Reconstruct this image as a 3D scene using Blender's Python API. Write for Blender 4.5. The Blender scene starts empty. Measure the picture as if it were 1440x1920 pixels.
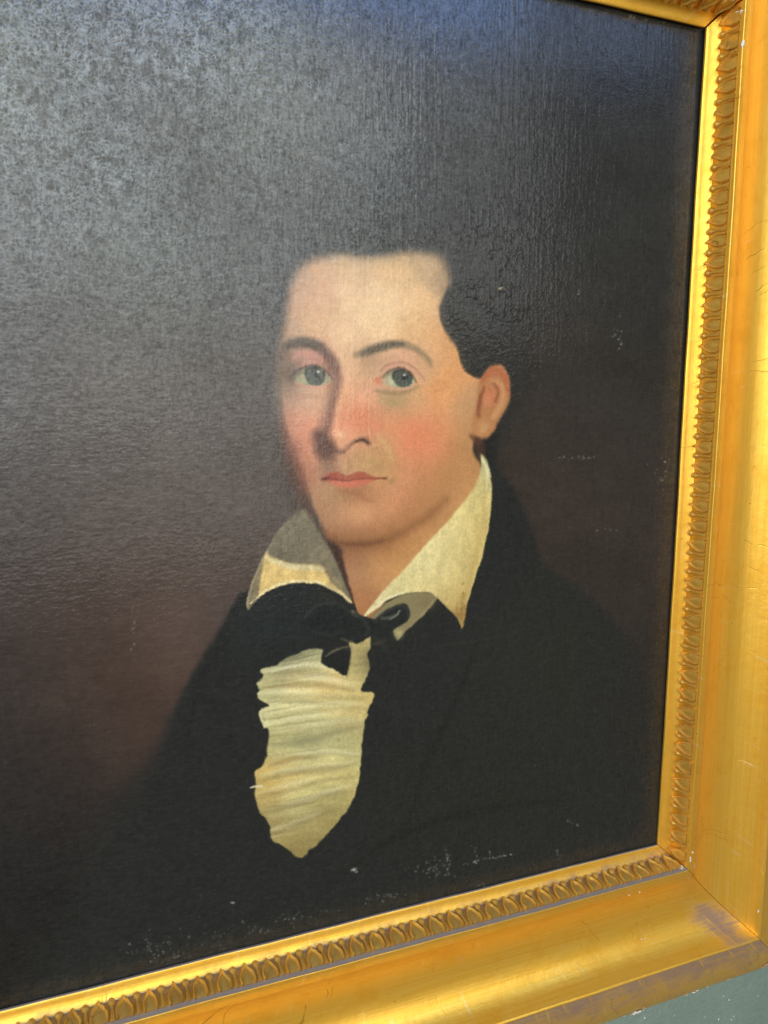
import bpy, math, random
import numpy as np
from mathutils import Matrix, Vector

# ------------------------------------------------------------------ camera, world, light, exposure
scene = bpy.context.scene
COL = scene.collection
cam_data = bpy.data.cameras.new('camera')
cam = bpy.data.objects.new('camera', cam_data); COL.objects.link(cam)
cam_data.sensor_fit = 'VERTICAL'
cam_data.sensor_height = 36.0
cam_data.lens = 36.0 * 1500.0 / 1920.0
cam_data.clip_start = 0.01; cam_data.clip_end = 200
cam.matrix_world = Matrix((
    (0.926286, 0.046397, -0.373953, -0.523524),
    (-0.376750, 0.133299, -0.916674, -0.570294),
    (0.007317, 0.989989, 0.140953, 0.428536),
    (0, 0, 0, 1)))
scene.camera = cam
scene.render.resolution_x, scene.render.resolution_y = 768, 1024

world = bpy.data.worlds.new('World'); scene.world = world; world.use_nodes = True
bg = world.node_tree.nodes['Background']
bg.inputs[0].default_value = (0.95, 0.87, 0.76, 1); bg.inputs[1].default_value = 0.15

def area_light(name, x0, x1, z0, z1, y, radiance, col):
    """a daylit opening or an added lamp facing the picture, given by its edges and its brightness"""
    d = bpy.data.lights.new(name, 'AREA'); o = bpy.data.objects.new(name, d); COL.objects.link(o)
    d.shape = 'RECTANGLE'; d.size = x1 - x0; d.size_y = z1 - z0
    d.energy = radiance * math.pi * (x1 - x0) * (z1 - z0); d.color = col
    o.location = ((x0 + x1) / 2, y, (z0 + z1) / 2); o.rotation_euler = (math.radians(90), 0, 0)
    return o
def pane_row(xs_, z0, z1, levels, tints):
    """one row of window panes: the light of each differs with what stands outside"""
    for x0, x1, lv, tc_ in zip(xs_[:-1], xs_[1:], levels, tints):
        area_light('window_pane_light', x0 + .03, x1 - .03, z0, z1, -3.0, lv, tc_)
CLOUD, LEAF, WARM = (0.96, 1.0, 1.0), (0.92, 1.0, 0.93), (1.0, 0.965, 0.92)
COLS = (-3.4, -1.9, -0.95, -0.45, 0.12, 0.6, 1.02)
pane_row(COLS, 1.38, 2.07, (3.2, 3.6, 3.9, 2.9, 3.6, 3.0), (CLOUD, CLOUD, LEAF, CLOUD, LEAF, CLOUD))
pane_row(COLS, 0.80, 1.33, (3.0, 3.4, 3.4, 3.2, 2.6, 2.2), (CLOUD, LEAF, CLOUD, LEAF, CLOUD, LEAF))
pane_row((-3.4, -1.6, -0.6, 0.1, 0.8), 0.28, 0.75, (2.0, 2.5, 2.2, 1.8), (WARM, CLOUD, WARM, WARM))
area_light('window_light', -3.4, 0.6, -0.25, 0.24, -3.0, 0.9, WARM)
area_light('window_light', 1.06, 1.75, 0.75, 2.07, -3.0, 1.0, CLOUD)
area_light('sky_light', -2.6, 1.6, 2.1, 3.3, -3.0, 3.6, (0.25, 0.46, 1.0))
area_light('sky_light', 1.605, 2.7, 2.1, 3.3, -3.0, 1.3, (0.34, 0.53, 1.0))
area_light('added_side_light', -6.4, -3.7, -0.1, 2.6, -3.0, 6.0, (1.0, 0.985, 0.95))  # added lamp, raises the light on the canvas without mirroring in it
scene.view_settings.view_transform = 'Standard'; scene.view_settings.look = 'None'
scene.view_settings.exposure = 0.40; scene.view_settings.gamma = 1.0
scene.view_settings.use_curve_mapping = False
scene.cycles.max_bounces = 6; scene.cycles.use_denoising = True
scene.cycles.sample_clamp_indirect = 4.0

PIGMENT = (0.99, 0.95, 0.87)   # overall value of the paint layer

# ------------------------------------------------------------------ the painted portrait (pigment colours only)
# The picture is laid down in "study" units (1 unit = about half a millimetre on the cloth) and is
# transferred to the flat canvas through STUDY, a fixed plane-to-plane drawing grid.
X0, Y0, PW, PH = -140, -300, 1600, 2440
rng = np.random.default_rng(7)
PIC = np.zeros((PH, PW, 3), np.float32)

def catmull(pts, closed=True, n=5):
    P = np.array(pts, float)
    if closed:
        Q = np.vstack([P[-1], P, P[0], P[1]]); m = len(P)
    else:
        Q = np.vstack([2 * P[0] - P[1], P, 2 * P[-1] - P[-2]]); m = len(P) - 1
    t = np.linspace(0, 1, n, endpoint=False)[:, None]
    out = []
    for i in range(m):
        a, b, c, d = Q[i], Q[i + 1], Q[i + 2], Q[i + 3]
        out.append(.5 * ((2 * b) + (c - a) * t + (2 * a - 5 * b + 4 * c - d) * t * t + (3 * b - a - 3 * c + d) * t ** 3))
    out = np.vstack(out)
    if not closed:
        out = np.vstack([out, P[-1]])
    return out

def window(x0, y0, x1, y1):
    a = max(0, int(x0) - X0); b = min(PW, int(x1) + 1 - X0)
    c = max(0, int(y0) - Y0); d = min(PH, int(y1) + 1 - Y0)
    return a, b, c, d

def grid(win, step=1):
    a, b, c, d = win
    return np.meshgrid(np.arange(a + X0, b + X0, step, dtype=np.float32), np.arange(c + Y0, d + Y0, step, dtype=np.float32))

def seg_dist(gx, gy, P, closed, vals=None):
    best = np.full(gx.shape, 1e9, np.float32)
    bv = None if vals is None else np.zeros(gx.shape, np.float32)
    n = len(P) if closed else len(P) - 1
    for i in range(n):
        ax, ay = P[i][:2]; bx, by = P[(i + 1) % len(P)][:2]
        dx, dy = bx - ax, by - ay
        L = dx * dx + dy * dy + 1e-9
        t = np.clip(((gx - ax) * dx + (gy - ay) * dy) / L, 0, 1)
        q = (gx - ax - t * dx) ** 2 + (gy - ay - t * dy) ** 2
        if vals is None:
            np.minimum(best, q, out=best)
        else:
            m = q < best
            best[m] = q[m]
            bv[m] = (vals[i] + (vals[(i + 1) % len(P)] - vals[i]) * t)[m]
    return np.sqrt(best), bv

def inside(gx, gy, P):
    r = np.zeros(gx.shape, bool)
    n = len(P)
    for i in range(n):
        ax, ay = P[i][:2]; bx, by = P[(i + 1) % n][:2]
        if ay == by:
            continue
        c = ((ay > gy) != (by > gy)) & (gx < (bx - ax) * (gy - ay) / (by - ay) + ax)
        r ^= c
    return r

def sstep(x):
    x = np.clip(x, 0, 1)
    return x * x * (3 - 2 * x)

def upsample(a, h, w, step):
    ys = np.minimum(np.arange(h) / step, a.shape[0] - 1.001); xs = np.minimum(np.arange(w) / step, a.shape[1] - 1.001)
    i = ys.astype(int); j = xs.astype(int)
    fy = (ys - i)[:, None].astype(np.float32); fx = (xs - j)[None].astype(np.float32)
    i1 = np.minimum(i + 1, a.shape[0] - 1); j1 = np.minimum(j + 1, a.shape[1] - 1)
    return (a[i][:, j] * (1 - fx) + a[i][:, j1] * fx) * (1 - fy) + (a[i1][:, j] * (1 - fx) + a[i1][:, j1] * fx) * fy

def vnoise(h, w, cx, cy, seed):
    r = np.random.default_rng(seed)
    g = r.random((int(h / cy) + 4, int(w / cx) + 4)).astype(np.float32)
    ys = np.arange(h) / cy; xs = np.arange(w) / cx
    i = ys.astype(int); j = xs.astype(int)
    fy = sstep(ys - i)[:, None].astype(np.float32); fx = sstep(xs - j)[None].astype(np.float32)
    return (g[i][:, j] * (1 - fx) + g[i][:, j + 1] * fx) * (1 - fy) + (g[i + 1][:, j] * (1 - fx) + g[i + 1][:, j + 1] * fx) * fy - .5

def mask(pts, soft=3, closed=True, smooth=True, step=1, pad=None, wob=0):
    """soft-edged filled shape; pts may carry a third value: the softness at that point"""
    P = np.array(pts, float)
    S = P[:, 2].tolist() if P.shape[1] > 2 else None
    C = catmull(P, True, 5) if smooth else P
    vals = C[:, 2] if S else None
    ms = max(S) if S else soft
    pad = ms + 3 if pad is None else pad
    win = window(C[:, 0].min() - pad, C[:, 1].min() - pad, C[:, 0].max() + pad, C[:, 1].max() + pad)
    gx, gy = grid(win, step)
    if wob:
        gx = gx + wob * 2 * vnoise(*gx.shape, 9, 9, 11); gy = gy + wob * 2 * vnoise(*gy.shape, 9, 9, 12)
    d, v = seg_dist(gx, gy, C, True, vals)
    d[~inside(gx, gy, C)] *= -1
    s = soft if v is None else np.maximum(v, .5)
    m = sstep(d / (2 * s) + .5)
    if step > 1:
        m = upsample(m, win[3] - win[2], win[1] - win[0], step)
    return win, m.astype(np.float32)

def put(win, m, col, alpha=1.0, clip=None):
    a, b, c, d = win
    if b <= a or d <= c:
        return
    m = m[:d - c, :b - a] * alpha
    if clip is not None:
        m = m * clip[c:d, a:b]
    m = m[..., None]
    PIC[c:d, a:b] = PIC[c:d, a:b] * (1 - m) + np.asarray(col, np.float32) * m

def shape(pts, col, soft=3, alpha=1.0, clip=None, **k):
    w, m = mask(pts, soft, **k); put(w, m, col, alpha, clip)

def stroke(pts, width, col, alpha=1.0, soft=2.0, clip=None, taper=True, closed=False):
    P = np.array(pts, float)
    if P.shape[1] == 2:
        k = np.linspace(0, 1, len(P)); wv = np.full(len(P), float(width))
        if taper and len(P) > 1:
            wv = width * (.25 + .75 * np.sin(np.pi * np.clip(k, .0, 1)) ** .6)
        P = np.column_stack([P, wv])
    C = catmull(P, closed, 5) if len(P) > 2 else P
    pad = P[:, 2].max() + soft * 2 + 2
    win = window(C[:, 0].min() - pad, C[:, 1].min() - pad, C[:, 0].max() + pad, C[:, 1].max() + pad)
    gx, gy = grid(win)
    d, v = seg_dist(gx, gy, C, closed, C[:, 2])
    put(win, sstep((v / 2 - d) / (2 * soft) + .5), col, alpha, clip)

def blob(cx, cy, rx, ry, col, alpha=1.0, ang=0, clip=None):
    R = 2.6 * max(rx, ry)
    win = window(cx - R, cy - R, cx + R, cy + R)
    gx, gy = grid(win)
    ca, sa = math.cos(math.radians(ang)), math.sin(math.radians(ang))
    u = ((gx - cx) * ca + (gy - cy) * sa) / rx; v = (-(gx - cx) * sa + (gy - cy) * ca) / ry
    put(win, np.exp(-(u * u + v * v)), col, alpha, clip)

def field(samples, sig, win, step=6):
    """smooth colour field through scattered pigment notes"""
    S = np.array(samples, np.float32)
    gx, gy = grid(win, step)
    num = np.zeros(gx.shape + (3,), np.float32); den = np.full(gx.shape, 1e-12, np.float32)
    for r in S:
        q = ((gx - r[0]) ** 2 + (gy - r[1]) ** 2) / (sig * sig)
        w = np.exp(-.5 * q) + 1e-4 / (1 + q * q)
        num += w[..., None] * r[2:5]; den += w
    a = num / den[..., None]
    h, w_ = win[3] - win[2], win[1] - win[0]
    return np.stack([upsample(a[..., k], h, w_, step) for k in range(3)], -1)

FULL = (0, PW, 0, PH)
# ---- ground: thin brown scumble, darker to the top and to the right
PIC[:] = field([
    (-100, -250, 56, 55, 54), (400, -250, 52, 52, 52), (900, -250, 46, 47, 48), (1300, -200, 42, 42, 42),
    (0, 100, 62, 62, 58), (400, 100, 58, 58, 55), (800, 100, 50, 51, 51), (1200, 100, 44, 45, 44),
    (0, 400, 62, 62, 60), (350, 400, 60, 60, 58), (1100, 350, 46, 46, 44), (1280, 500, 44, 44, 40),
    (0, 700, 66, 63, 60), (350, 700, 70, 67, 62), (1080, 700, 52, 47, 42), (1240, 750, 46, 44, 39),
    (0, 950, 70, 63, 59), (300, 950, 80, 70, 64), (470, 850, 84, 74, 66), (1080, 930, 62, 53, 45), (1060, 1010, 66, 54, 46), (1200, 950, 48, 44, 40),
    (0, 1200, 64, 56, 53), (250, 1150, 84, 67, 59), (400, 1080, 84, 72, 65), (1120, 1080, 56, 46, 41), (1230, 1200, 42, 39, 34),
    (0, 1400, 46, 43, 41), (200, 1350, 70, 55, 47), (280, 1360, 80, 59, 49), (100, 1500, 38, 35, 35),
    (0, 1600, 34, 34, 33), (300, 1600, 33, 34, 33), (0, 1800, 29, 29, 27), (300, 1750, 27, 28, 26), (900, 1600, 33, 32, 28), (1200, 1500, 32, 31, 27),
    (-100, 2000, 26, 26, 24), (600, 2000, 26, 26, 24), (1300, 1800, 30, 30, 27)], 130, FULL, 16)
n1 = vnoise(PH, PW, 120, 90, 1) + .6 * vnoise(PH, PW, 40, 30, 2) + .4 * vnoise(PH, PW, 14, 10, 3)
PIC *= (1 + .13 * n1)[..., None]
# ---- hair mass, lost into the ground
shape([(528, 640, 18), (520, 560, 22), (535, 500, 26), (575, 452, 30), (650, 425, 34), (760, 415, 34), (860, 425, 34), (930, 470, 36), (975, 560, 36),
       (990, 650, 32), (985, 740, 26), (965, 800, 18), (935, 850, 10), (905, 860, 8), (880, 800, 8), (860, 700, 8), (800, 560, 10), (700, 520, 10), (600, 540, 10)],
      (45, 44, 41), step=2, alpha=.72)
stroke([(930, 800), (915, 850), (930, 885)], 30, (34, 35, 33), .9, 9)
# ---- coat
shape([(462, 1108, 5), (438, 1132, 6), (414, 1176, 7), (388, 1216, 8), (362, 1260, 9), (336, 1310, 10), (312, 1360, 14), (292, 1410, 22), (250, 1475, 40), (190, 1560, 60),
       (150, 1700, 60), (120, 2000, 60), (1300, 2000, 40), (1275, 1500, 30), (1238, 1380, 30), (1210, 1290, 26), (1180, 1215, 20), (1140, 1152, 14), (1080, 1100, 10),
       (1024, 1062, 9), (1009, 1030, 8), (995, 985, 8), (976, 940, 7), (952, 900, 7), (928, 874, 6), (905, 862, 4), (890, 980, 4), (700, 1140, 4), (560, 1090, 4)],
      (37, 39, 37), step=2)
shape([(470, 1120, 4), (520, 1090, 4), (600, 1085, 4), (660, 1120, 4), (690, 1160, 4), (600, 1200, 8), (480, 1180, 8)], (36, 40, 39))
blob(900, 1230, 190, 130, (42, 44, 40), .5); blob(1050, 1250, 120, 200, (43, 41, 34), .5); blob(930, 1500, 240, 140, (39, 39, 33), .6)
blob(1180, 1360, 60, 130, (40, 38, 32), .5); blob(500, 1180, 70, 60, (38, 43, 44), .6)
stroke([(1010, 1080), (1060, 1180), (1075, 1300), (1060, 1420)], 9, (45, 45, 38), .35, 8)
stroke([(900, 1190), (860, 1300), (800, 1430), (760, 1560)], 10, (28, 29, 26), .5, 8)
stroke([(420, 1200), (370, 1300), (340, 1420)], 16, (29, 31, 30), .5, 10)
stroke([(640, 1640), (760, 1560), (900, 1520), (1060, 1500)], 14, (28, 28, 24), .5, 10)
# ---- skin
skin_pts = [(540, 566, 16), (548, 528, 18), (568, 498, 19), (600, 483, 17), (640, 477, 14), (680, 483, 14), (716, 480, 13), (756, 474, 14), (800, 475, 16), (826, 484, 18), (838, 505, 16),
            (843, 530, 9), (836, 552, 6), (826, 576, 5), (827, 600, 5), (838, 622, 4), (853, 642, 4), (861, 664, 4), (868, 688, 4), (884, 704, 4), (900, 710, 4), (915, 720, 4), (920, 790, 4), (897, 812, 4),
            (886, 836, 4), (890, 858, 5), (910, 880, 4), (904, 912, 3), (870, 960, 3), (830, 1006, 3), (790, 1050, 3), (756, 1088, 3), (722, 1130, 3), (692, 1160, 3), (674, 1156, 3), (662, 1126, 3),
            (652, 1094, 4), (642, 1050, 5), (628, 1024, 6), (608, 994, 6), (594, 965, 7), (582, 938, 8), (570, 910, 9), (557, 884, 10), (546, 862, 10), (537, 836, 12), (530, 806, 13), (525, 770, 14), (523, 720, 15),
            (524, 670, 15), (528, 630, 16), (534, 598, 16)]
wS, mS = mask(skin_pts)
SK = field([
    (560, 520, 196, 158, 122), (600, 510, 214, 170, 126), (660, 500, 220, 182, 132), (740, 496, 224, 184, 128), (810, 500, 206, 172, 122), (838, 520, 170, 142, 105),
    (556, 570, 204, 162, 122), (600, 570, 218, 172, 128), (660, 560, 232, 192, 142), (720, 570, 240, 202, 148), (780, 570, 234, 192, 134), (816, 590, 226, 182, 126),
    (545, 625, 190, 156, 120), (590, 615, 224, 182, 132), (650, 630, 234, 194, 144), (710, 622, 240, 202, 148), (770, 628, 236, 192, 130), (820, 632, 230, 176, 114), (848, 652, 222, 164, 104),
    (530, 690, 120, 98, 78), (548, 672, 172, 132, 108), (590, 668, 204, 150, 124), (640, 678, 226, 182, 136), (664, 700, 232, 184, 136), (700, 672, 206, 166, 124), (760, 664, 222, 170, 130), (806, 676, 222, 176, 126), (838, 696, 232, 168, 104), (862, 720, 228, 166, 106),
    (545, 740, 176, 140, 112), (580, 752, 212, 170, 132), (610, 760, 206, 160, 120), (652, 745, 234, 172, 124), (690, 742, 226, 170, 128), (738, 752, 188, 158, 112), (780, 760, 220, 172, 118), (826, 750, 232, 164, 104), (866, 762, 218, 168, 114), (890, 750, 196, 152, 108),
    (540, 800, 176, 122, 94), (562, 795, 220, 160, 124), (590, 800, 224, 160, 122), (636, 790, 234, 158, 118), (670, 782, 228, 158, 114), (704, 790, 226, 152, 106), (735, 785, 220, 160, 110), (770, 800, 226, 158, 110), (806, 796, 228, 158, 108), (846, 800, 220, 158, 104), (878, 806, 198, 150, 98),
    (552, 850, 140, 92, 72), (575, 846, 216, 150, 114), (594, 850, 214, 152, 110), (640, 826, 238, 176, 132), (690, 822, 216, 156, 112), (724, 840, 208, 166, 110), (757, 846, 226, 156, 110), (800, 846, 223, 154, 108), (840, 850, 212, 150, 98), (874, 860, 186, 138, 86),
    (566, 900, 138, 86, 68), (588, 900, 206, 152, 112), (616, 872, 150, 116, 92), (650, 868, 206, 158, 112), (690, 866, 196, 158, 104), (726, 876, 202, 158, 102), (764, 890, 218, 154, 108), (806, 896, 214, 148, 98), (842, 900, 196, 144, 90), (872, 900, 204, 152, 94),
    (584, 940, 170, 126, 92), (604, 930, 204, 160, 116), (634, 934, 176, 138, 92), (672, 934, 170, 118, 80), (704, 926, 204, 150, 102), (744, 936, 216, 152, 106), (790, 940, 202, 142, 94), (826, 940, 182, 132, 84), (856, 940, 214, 162, 100),
    (602, 970, 180, 136, 96), (640, 966, 212, 160, 114), (680, 960, 220, 164, 116), (722, 964, 212, 152, 106), (762, 968, 192, 136, 90), (800, 970, 168, 118, 72), (828, 970, 208, 156, 96),
    (620, 1000, 156, 112, 78), (656, 996, 196, 144, 100), (700, 996, 192, 138, 92), (742, 996, 164, 114, 70), (778, 1000, 196, 142, 88), (800, 1000, 212, 160, 100),
    (648, 1018, 128, 86, 56), (690, 1020, 138, 94, 58), (728, 1020, 158, 110, 66), (760, 1026, 204, 152, 92),
    (664, 1044, 172, 124, 86), (700, 1046, 196, 146, 94), (740, 1050, 210, 158, 96), (672, 1080, 184, 138, 96), (712, 1084, 204, 152, 96), (682, 1120, 180, 128, 84), (694, 1140, 182, 126, 78)],
    19, wS)
a, b, c, d = wS
nn = vnoise(d - c, b - a, 26, 30, 21) * .05 + vnoise(d - c, b - a, 7, 8, 22) * .05 + vnoise(d - c, b - a, 2.2, 2.6, 23) * .04
SK *= (1 + nn)[..., None]
SK *= np.array([.985, .965, .985], np.float32)
PIC[c:d, a:b] = PIC[c:d, a:b] * (1 - mS[..., None]) + SK * mS[..., None]
CS = np.zeros((PH, PW), np.float32); CS[c:d, a:b] = mS
# rouge and the broad planes of the head
blob(786, 828, 58, 46, (234, 130, 90), .44, 12, CS); blob(770, 806, 26, 18, (236, 134, 96), .25, 0, CS); blob(672, 784, 24, 30, (230, 126, 88), .38, 0, CS); blob(704, 800, 16, 12, (224, 132, 96), .35, 0, CS)
blob(572, 812, 20, 36, (224, 130, 98), .24, 10, CS); blob(930, 700, 10, 10, (200, 110, 74), .3, 0, CS)
blob(872, 830, 22, 60, (186, 138, 88), .45, 12, CS); blob(836, 900, 34, 40, (192, 142, 90), .40, 40, CS); blob(700, 590, 52, 40, (246, 212, 160), .35, 0, CS)
blob(560, 540, 18, 50, (176, 142, 112), .40, 8, CS); blob(832, 520, 16, 26, (172, 140, 100), .40, 0, CS); blob(690, 488, 130, 12, (176, 148, 112), .40, 0, CS)
blob(818, 912, 62, 46, (184, 130, 84), .50, -35, CS); blob(770, 975, 50, 22, (178, 124, 80), .40, -35, CS); blob(608, 950, 22, 34, (170, 124, 92), .42, 0, CS); blob(575, 560, 26, 46, (206, 158, 118), .4, 0, CS)
blob(876, 776, 20, 44, (196, 148, 100), .45, 8, CS); blob(650, 1000, 70, 14, (172, 120, 80), .45, 0, CS); blob(590, 650, 30, 16, (190, 146, 116), .3, 0, CS); blob(730, 676, 40, 12, (206, 158, 122), .4, 0, CS)
# hairline wisps, sideburn
for k in range(46):
    x = 560 + 280 * rng.random(); y = 482 + 8 * rng.random()
    stroke([(x, y - 16), (x + rng.normal(0, 4), y - 4), (x + rng.normal(2, 5), y + 2 + 7 * rng.random())], 4, (88, 80, 66), .10, 5)
stroke([(842, 505), (848, 535), (834, 560), (829, 590), (836, 615)], 12, (90, 80, 62), .30, 6)
blob(842, 575, 14, 28, (66, 60, 48), .6)
shape([(832, 560, 6), (850, 540, 6), (880, 580, 4), (900, 690, 4), (893, 702, 4), (874, 694, 7), (863, 660, 7), (846, 636, 8), (832, 604, 8)], (48, 46, 41), alpha=.92)
NS = 1 - CS
for k in range(34):
    x, y = 868 + rng.normal(0, 34), 590 + rng.normal(0, 60); u_ = rng.normal(0, 10)
    stroke([(x - 14, y - 20), (x + u_ * .3, y), (x + 10 + u_, y + 26)], 5 + 4 * rng.random(), (70, 63, 54) if rng.random() < .6 else (32, 32, 30), .22, 4, NS)
for k in range(30):
    x, y = 600 + 260 * rng.random(), 452 + rng.normal(0, 10)
    stroke([(x - 22, y + 8), (x, y), (x + 24, y + 4 + rng.normal(0, 6))], 6 + 4 * rng.random(), (72, 68, 60) if rng.random() < .6 else (34, 34, 33), .20, 5, NS)
stroke([(832, 585, 8), (839, 615, 8), (859, 650, 7), (869, 685, 6)], 0, (96, 82, 62), .25, 6)
stroke([(860, 650), (868, 680), (884, 700), (902, 704)], 8, (70, 64, 48), .45, 4)
# far-side contour of the cheek: dark madder line
stroke([(525, 786, 8), (532, 820, 18), (542, 856, 25), (551, 885, 27), (560, 912, 26), (570, 940, 20), (584, 966, 10)], 0, (92, 64, 52), .74, 10)
stroke([(540, 826, 5), (552, 862, 7), (563, 896, 7), (573, 926, 5)], 0, (150, 88, 66), .5, 6)
stroke([(520, 700, 10), (521, 740, 12), (525, 780, 10)], 0, (96, 86, 70), .55, 6)
blob(536, 700, 16, 30, (118, 98, 76), .55)
# ---- eyes: left
stroke([(524, 668, 14), (536, 650, 20), (556, 643, 23), (580, 644, 23), (600, 653, 22), (616, 670, 20), (628, 692, 18)], 0, (96, 82, 66), .66, 7)
stroke([(602, 656, 22), (614, 676, 26), (622, 700, 26), (622, 726, 20), (618, 752, 18), (612, 780, 18), (606, 808, 22)], 0, (132, 94, 78), .55, 12)
stroke([(538, 648, 12), (562, 642, 16), (582, 644, 16), (602, 654, 14), (614, 668, 10)], 0, (66, 58, 50), .6, 5)
stroke([(604, 655, 12), (622, 676, 16), (633, 700, 17), (634, 720, 14), (629, 745, 13), (622, 775, 12), (616, 800, 12), (608, 824, 16)], 0, (124, 86, 72), .54, 8)
stroke([(612, 664, 6), (626, 690, 8), (631, 712, 8), (627, 740, 6), (619, 780, 6), (612, 810, 8)], 0, (96, 64, 56), .24, 6)
stroke([(548, 674, 6), (568, 662, 9), (590, 664, 8), (606, 680, 6)], 0, (206, 146, 124), .7, 4)
blob(546, 700, 14, 14, (104, 84, 68), .75)
blob(536, 728, 14, 18, (134, 110, 86), .6)
shape([(549, 712, 2), (558, 699, 2), (574, 690, 2), (594, 688, 2), (610, 697, 2), (622, 709, 2), (620, 717, 2), (606, 722, 2), (588, 723, 2), (570, 720, 2)], (164, 160, 124))
blob(552, 706, 8, 10, (104, 92, 74), .7); blob(562, 710, 6, 8, (170, 160, 122), .6)
LE = mask([(549, 710, 1.5), (558, 697, 1.5), (574, 688, 1.5), (594, 686, 1.5), (610, 695, 1.5), (624, 709, 1.5), (616, 719, 1.5), (606, 723, 1.5), (588, 724, 1.5), (570, 721, 1.5)])
CL = np.zeros((PH, PW), np.float32); CL[LE[0][2]:LE[0][3], LE[0][0]:LE[0][1]] = LE[1]
shape([(573, 702, 2), (578, 690, 2), (594, 686, 2), (606, 692, 2), (610, 704, 2), (606, 717, 2), (594, 723, 3), (580, 719, 3)], (82, 86, 74), clip=CL)
stroke([(552, 706, 6), (574, 693, 9), (596, 690, 9), (616, 702, 6)], 0, (84, 74, 60), .45, 3.5, CL)
shape([(588, 703, 2.5), (593, 698, 2.5), (599, 701, 2.5), (599, 707, 2.5), (594, 709, 2.5), (589, 707, 2.5)], (40, 44, 40), clip=CL)
stroke([(575, 712, 3), (586, 719, 3), (600, 718, 3), (607, 710, 3)], 0, (92, 98, 82), .5, 2)
stroke([(574, 708, 4), (573, 698, 4), (580, 690, 5), (594, 688, 6), (606, 694, 4), (610, 704, 2.5)], 0, (56, 60, 52), .8, 2)
stroke([(545, 706, 4), (556, 696, 5), (570, 688, 5), (588, 684, 4.5), (602, 688, 4), (614, 698, 3.5), (623, 709, 3)], 0, (74, 60, 50), .74, 2.6)
stroke([(556, 716, 3), (568, 722, 4), (584, 726, 5), (602, 725, 4), (618, 718, 3)], 0, (214, 152, 128), .6, 3)
stroke([(548, 690, 3), (566, 677, 3), (590, 674, 3), (610, 684, 3)], 0, (160, 112, 92), .5, 2.5)
blob(597, 696.5, 2.4, 2.4, (235, 240, 226), 1)
stroke([(552, 736, 5), (575, 744, 6), (600, 742, 5)], 0, (176, 134, 104), .5, 4)
blob(540, 690, 16, 26, (110, 92, 74), .5); blob(616, 690, 12, 26, (140, 98, 78), .5, -20); stroke([(560, 668, 8), (584, 662, 10), (604, 674, 8)], 0, (190, 132, 112), .4, 6)
# ---- eyes: right
stroke([(668, 666, 10), (684, 661, 16), (700, 655, 18), (720, 649, 17), (742, 646, 16), (764, 648, 15), (784, 657, 12), (800, 671, 9), (808, 686, 5)], 0, (136, 118, 86), .72, 5.5)
stroke([(678, 664, 8), (694, 658, 13), (712, 652, 14), (732, 647, 12), (754, 645, 8)], 0, (74, 67, 56), .68, 5.5)
blob(690, 676, 16, 14, (164, 130, 96), .5); blob(686, 694, 13, 16, (196, 154, 116), .5)
stroke([(716, 700, 4), (728, 688, 6), (746, 682, 7), (768, 686, 7), (784, 700, 6), (796, 716, 4)], 0, (210, 154, 128), .8, 3)
stroke([(714, 694, 3), (728, 684, 3), (748, 679, 3), (768, 683, 3), (784, 696, 3), (796, 712, 2)], 0, (172, 126, 96), .7, 2)
RE_pts = [(716, 716, 1.5), (722, 704, 1.5), (734, 695, 1.5), (748, 692, 1.5), (764, 697, 1.5), (778, 711, 1.5), (774, 721, 1.5), (760, 727, 1.5), (744, 726, 1.5), (728, 723, 1.5)]
shape(RE_pts, (180, 176, 136))
RE = mask(RE_pts)
CR = np.zeros((PH, PW), np.float32); CR[RE[0][2]:RE[0][3], RE[0][0]:RE[0][1]] = RE[1]
blob(722, 712, 6, 8, (196, 150, 116), .6); blob(734, 716, 5, 6, (206, 204, 164), .7)
shape([(738, 708, 1.8), (741, 696, 1.8), (752, 691, 1.8), (766, 696, 1.8), (773, 708, 1.8), (770, 720, 1.8), (758, 727, 2.6), (744, 721, 2.6)], (80, 85, 74), clip=CR)
stroke([(720, 706, 5), (736, 696, 8), (752, 694, 8), (768, 702, 6)], 0, (96, 82, 64), .45, 3.5, CR)
shape([(754, 707, 2.5), (759, 703, 2.5), (764, 706, 2.5), (764, 711, 2.5), (759, 714, 2.5), (755, 711, 2.5)], (40, 43, 40), clip=CR)
stroke([(738, 710, 3), (738, 700, 4), (746, 694, 5), (758, 694, 6), (768, 700, 4), (773, 710, 2.5)], 0, (54, 58, 52), .8, 2)
stroke([(742, 717, 2.5), (752, 724, 3), (764, 723, 3), (770, 716, 2)], 0, (92, 98, 82), .5, 2)
stroke([(718, 706, 2), (726, 698, 3), (738, 692, 4), (750, 690, 4.5), (764, 695, 4.5), (774, 705, 4), (781, 716, 3)], 0, (84, 64, 52), .72, 2.4)
stroke([(702, 714, 4), (708, 710, 5), (716, 708, 3)], 0, (206, 112, 84), .75, 3)
blob(710, 717, 7, 5, (206, 116, 88), .7)
stroke([(706, 722, 3), (722, 726, 4), (740, 729, 5), (758, 730, 4), (774, 725, 3)], 0, (220, 158, 128), .6, 3)
stroke([(704, 732, 5), (722, 736, 9), (744, 737, 9), (764, 734, 6), (784, 724, 4)], 0, (160, 132, 94), .8, 4)
stroke([(712, 746, 8), (730, 754, 14), (752, 756, 10)], 0, (174, 148, 102), .55, 7)
blob(758, 703.5, 2.2, 2.2, (238, 242, 228), 1)
blob(800, 706, 10, 16, (206, 164, 122), .4)
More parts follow.
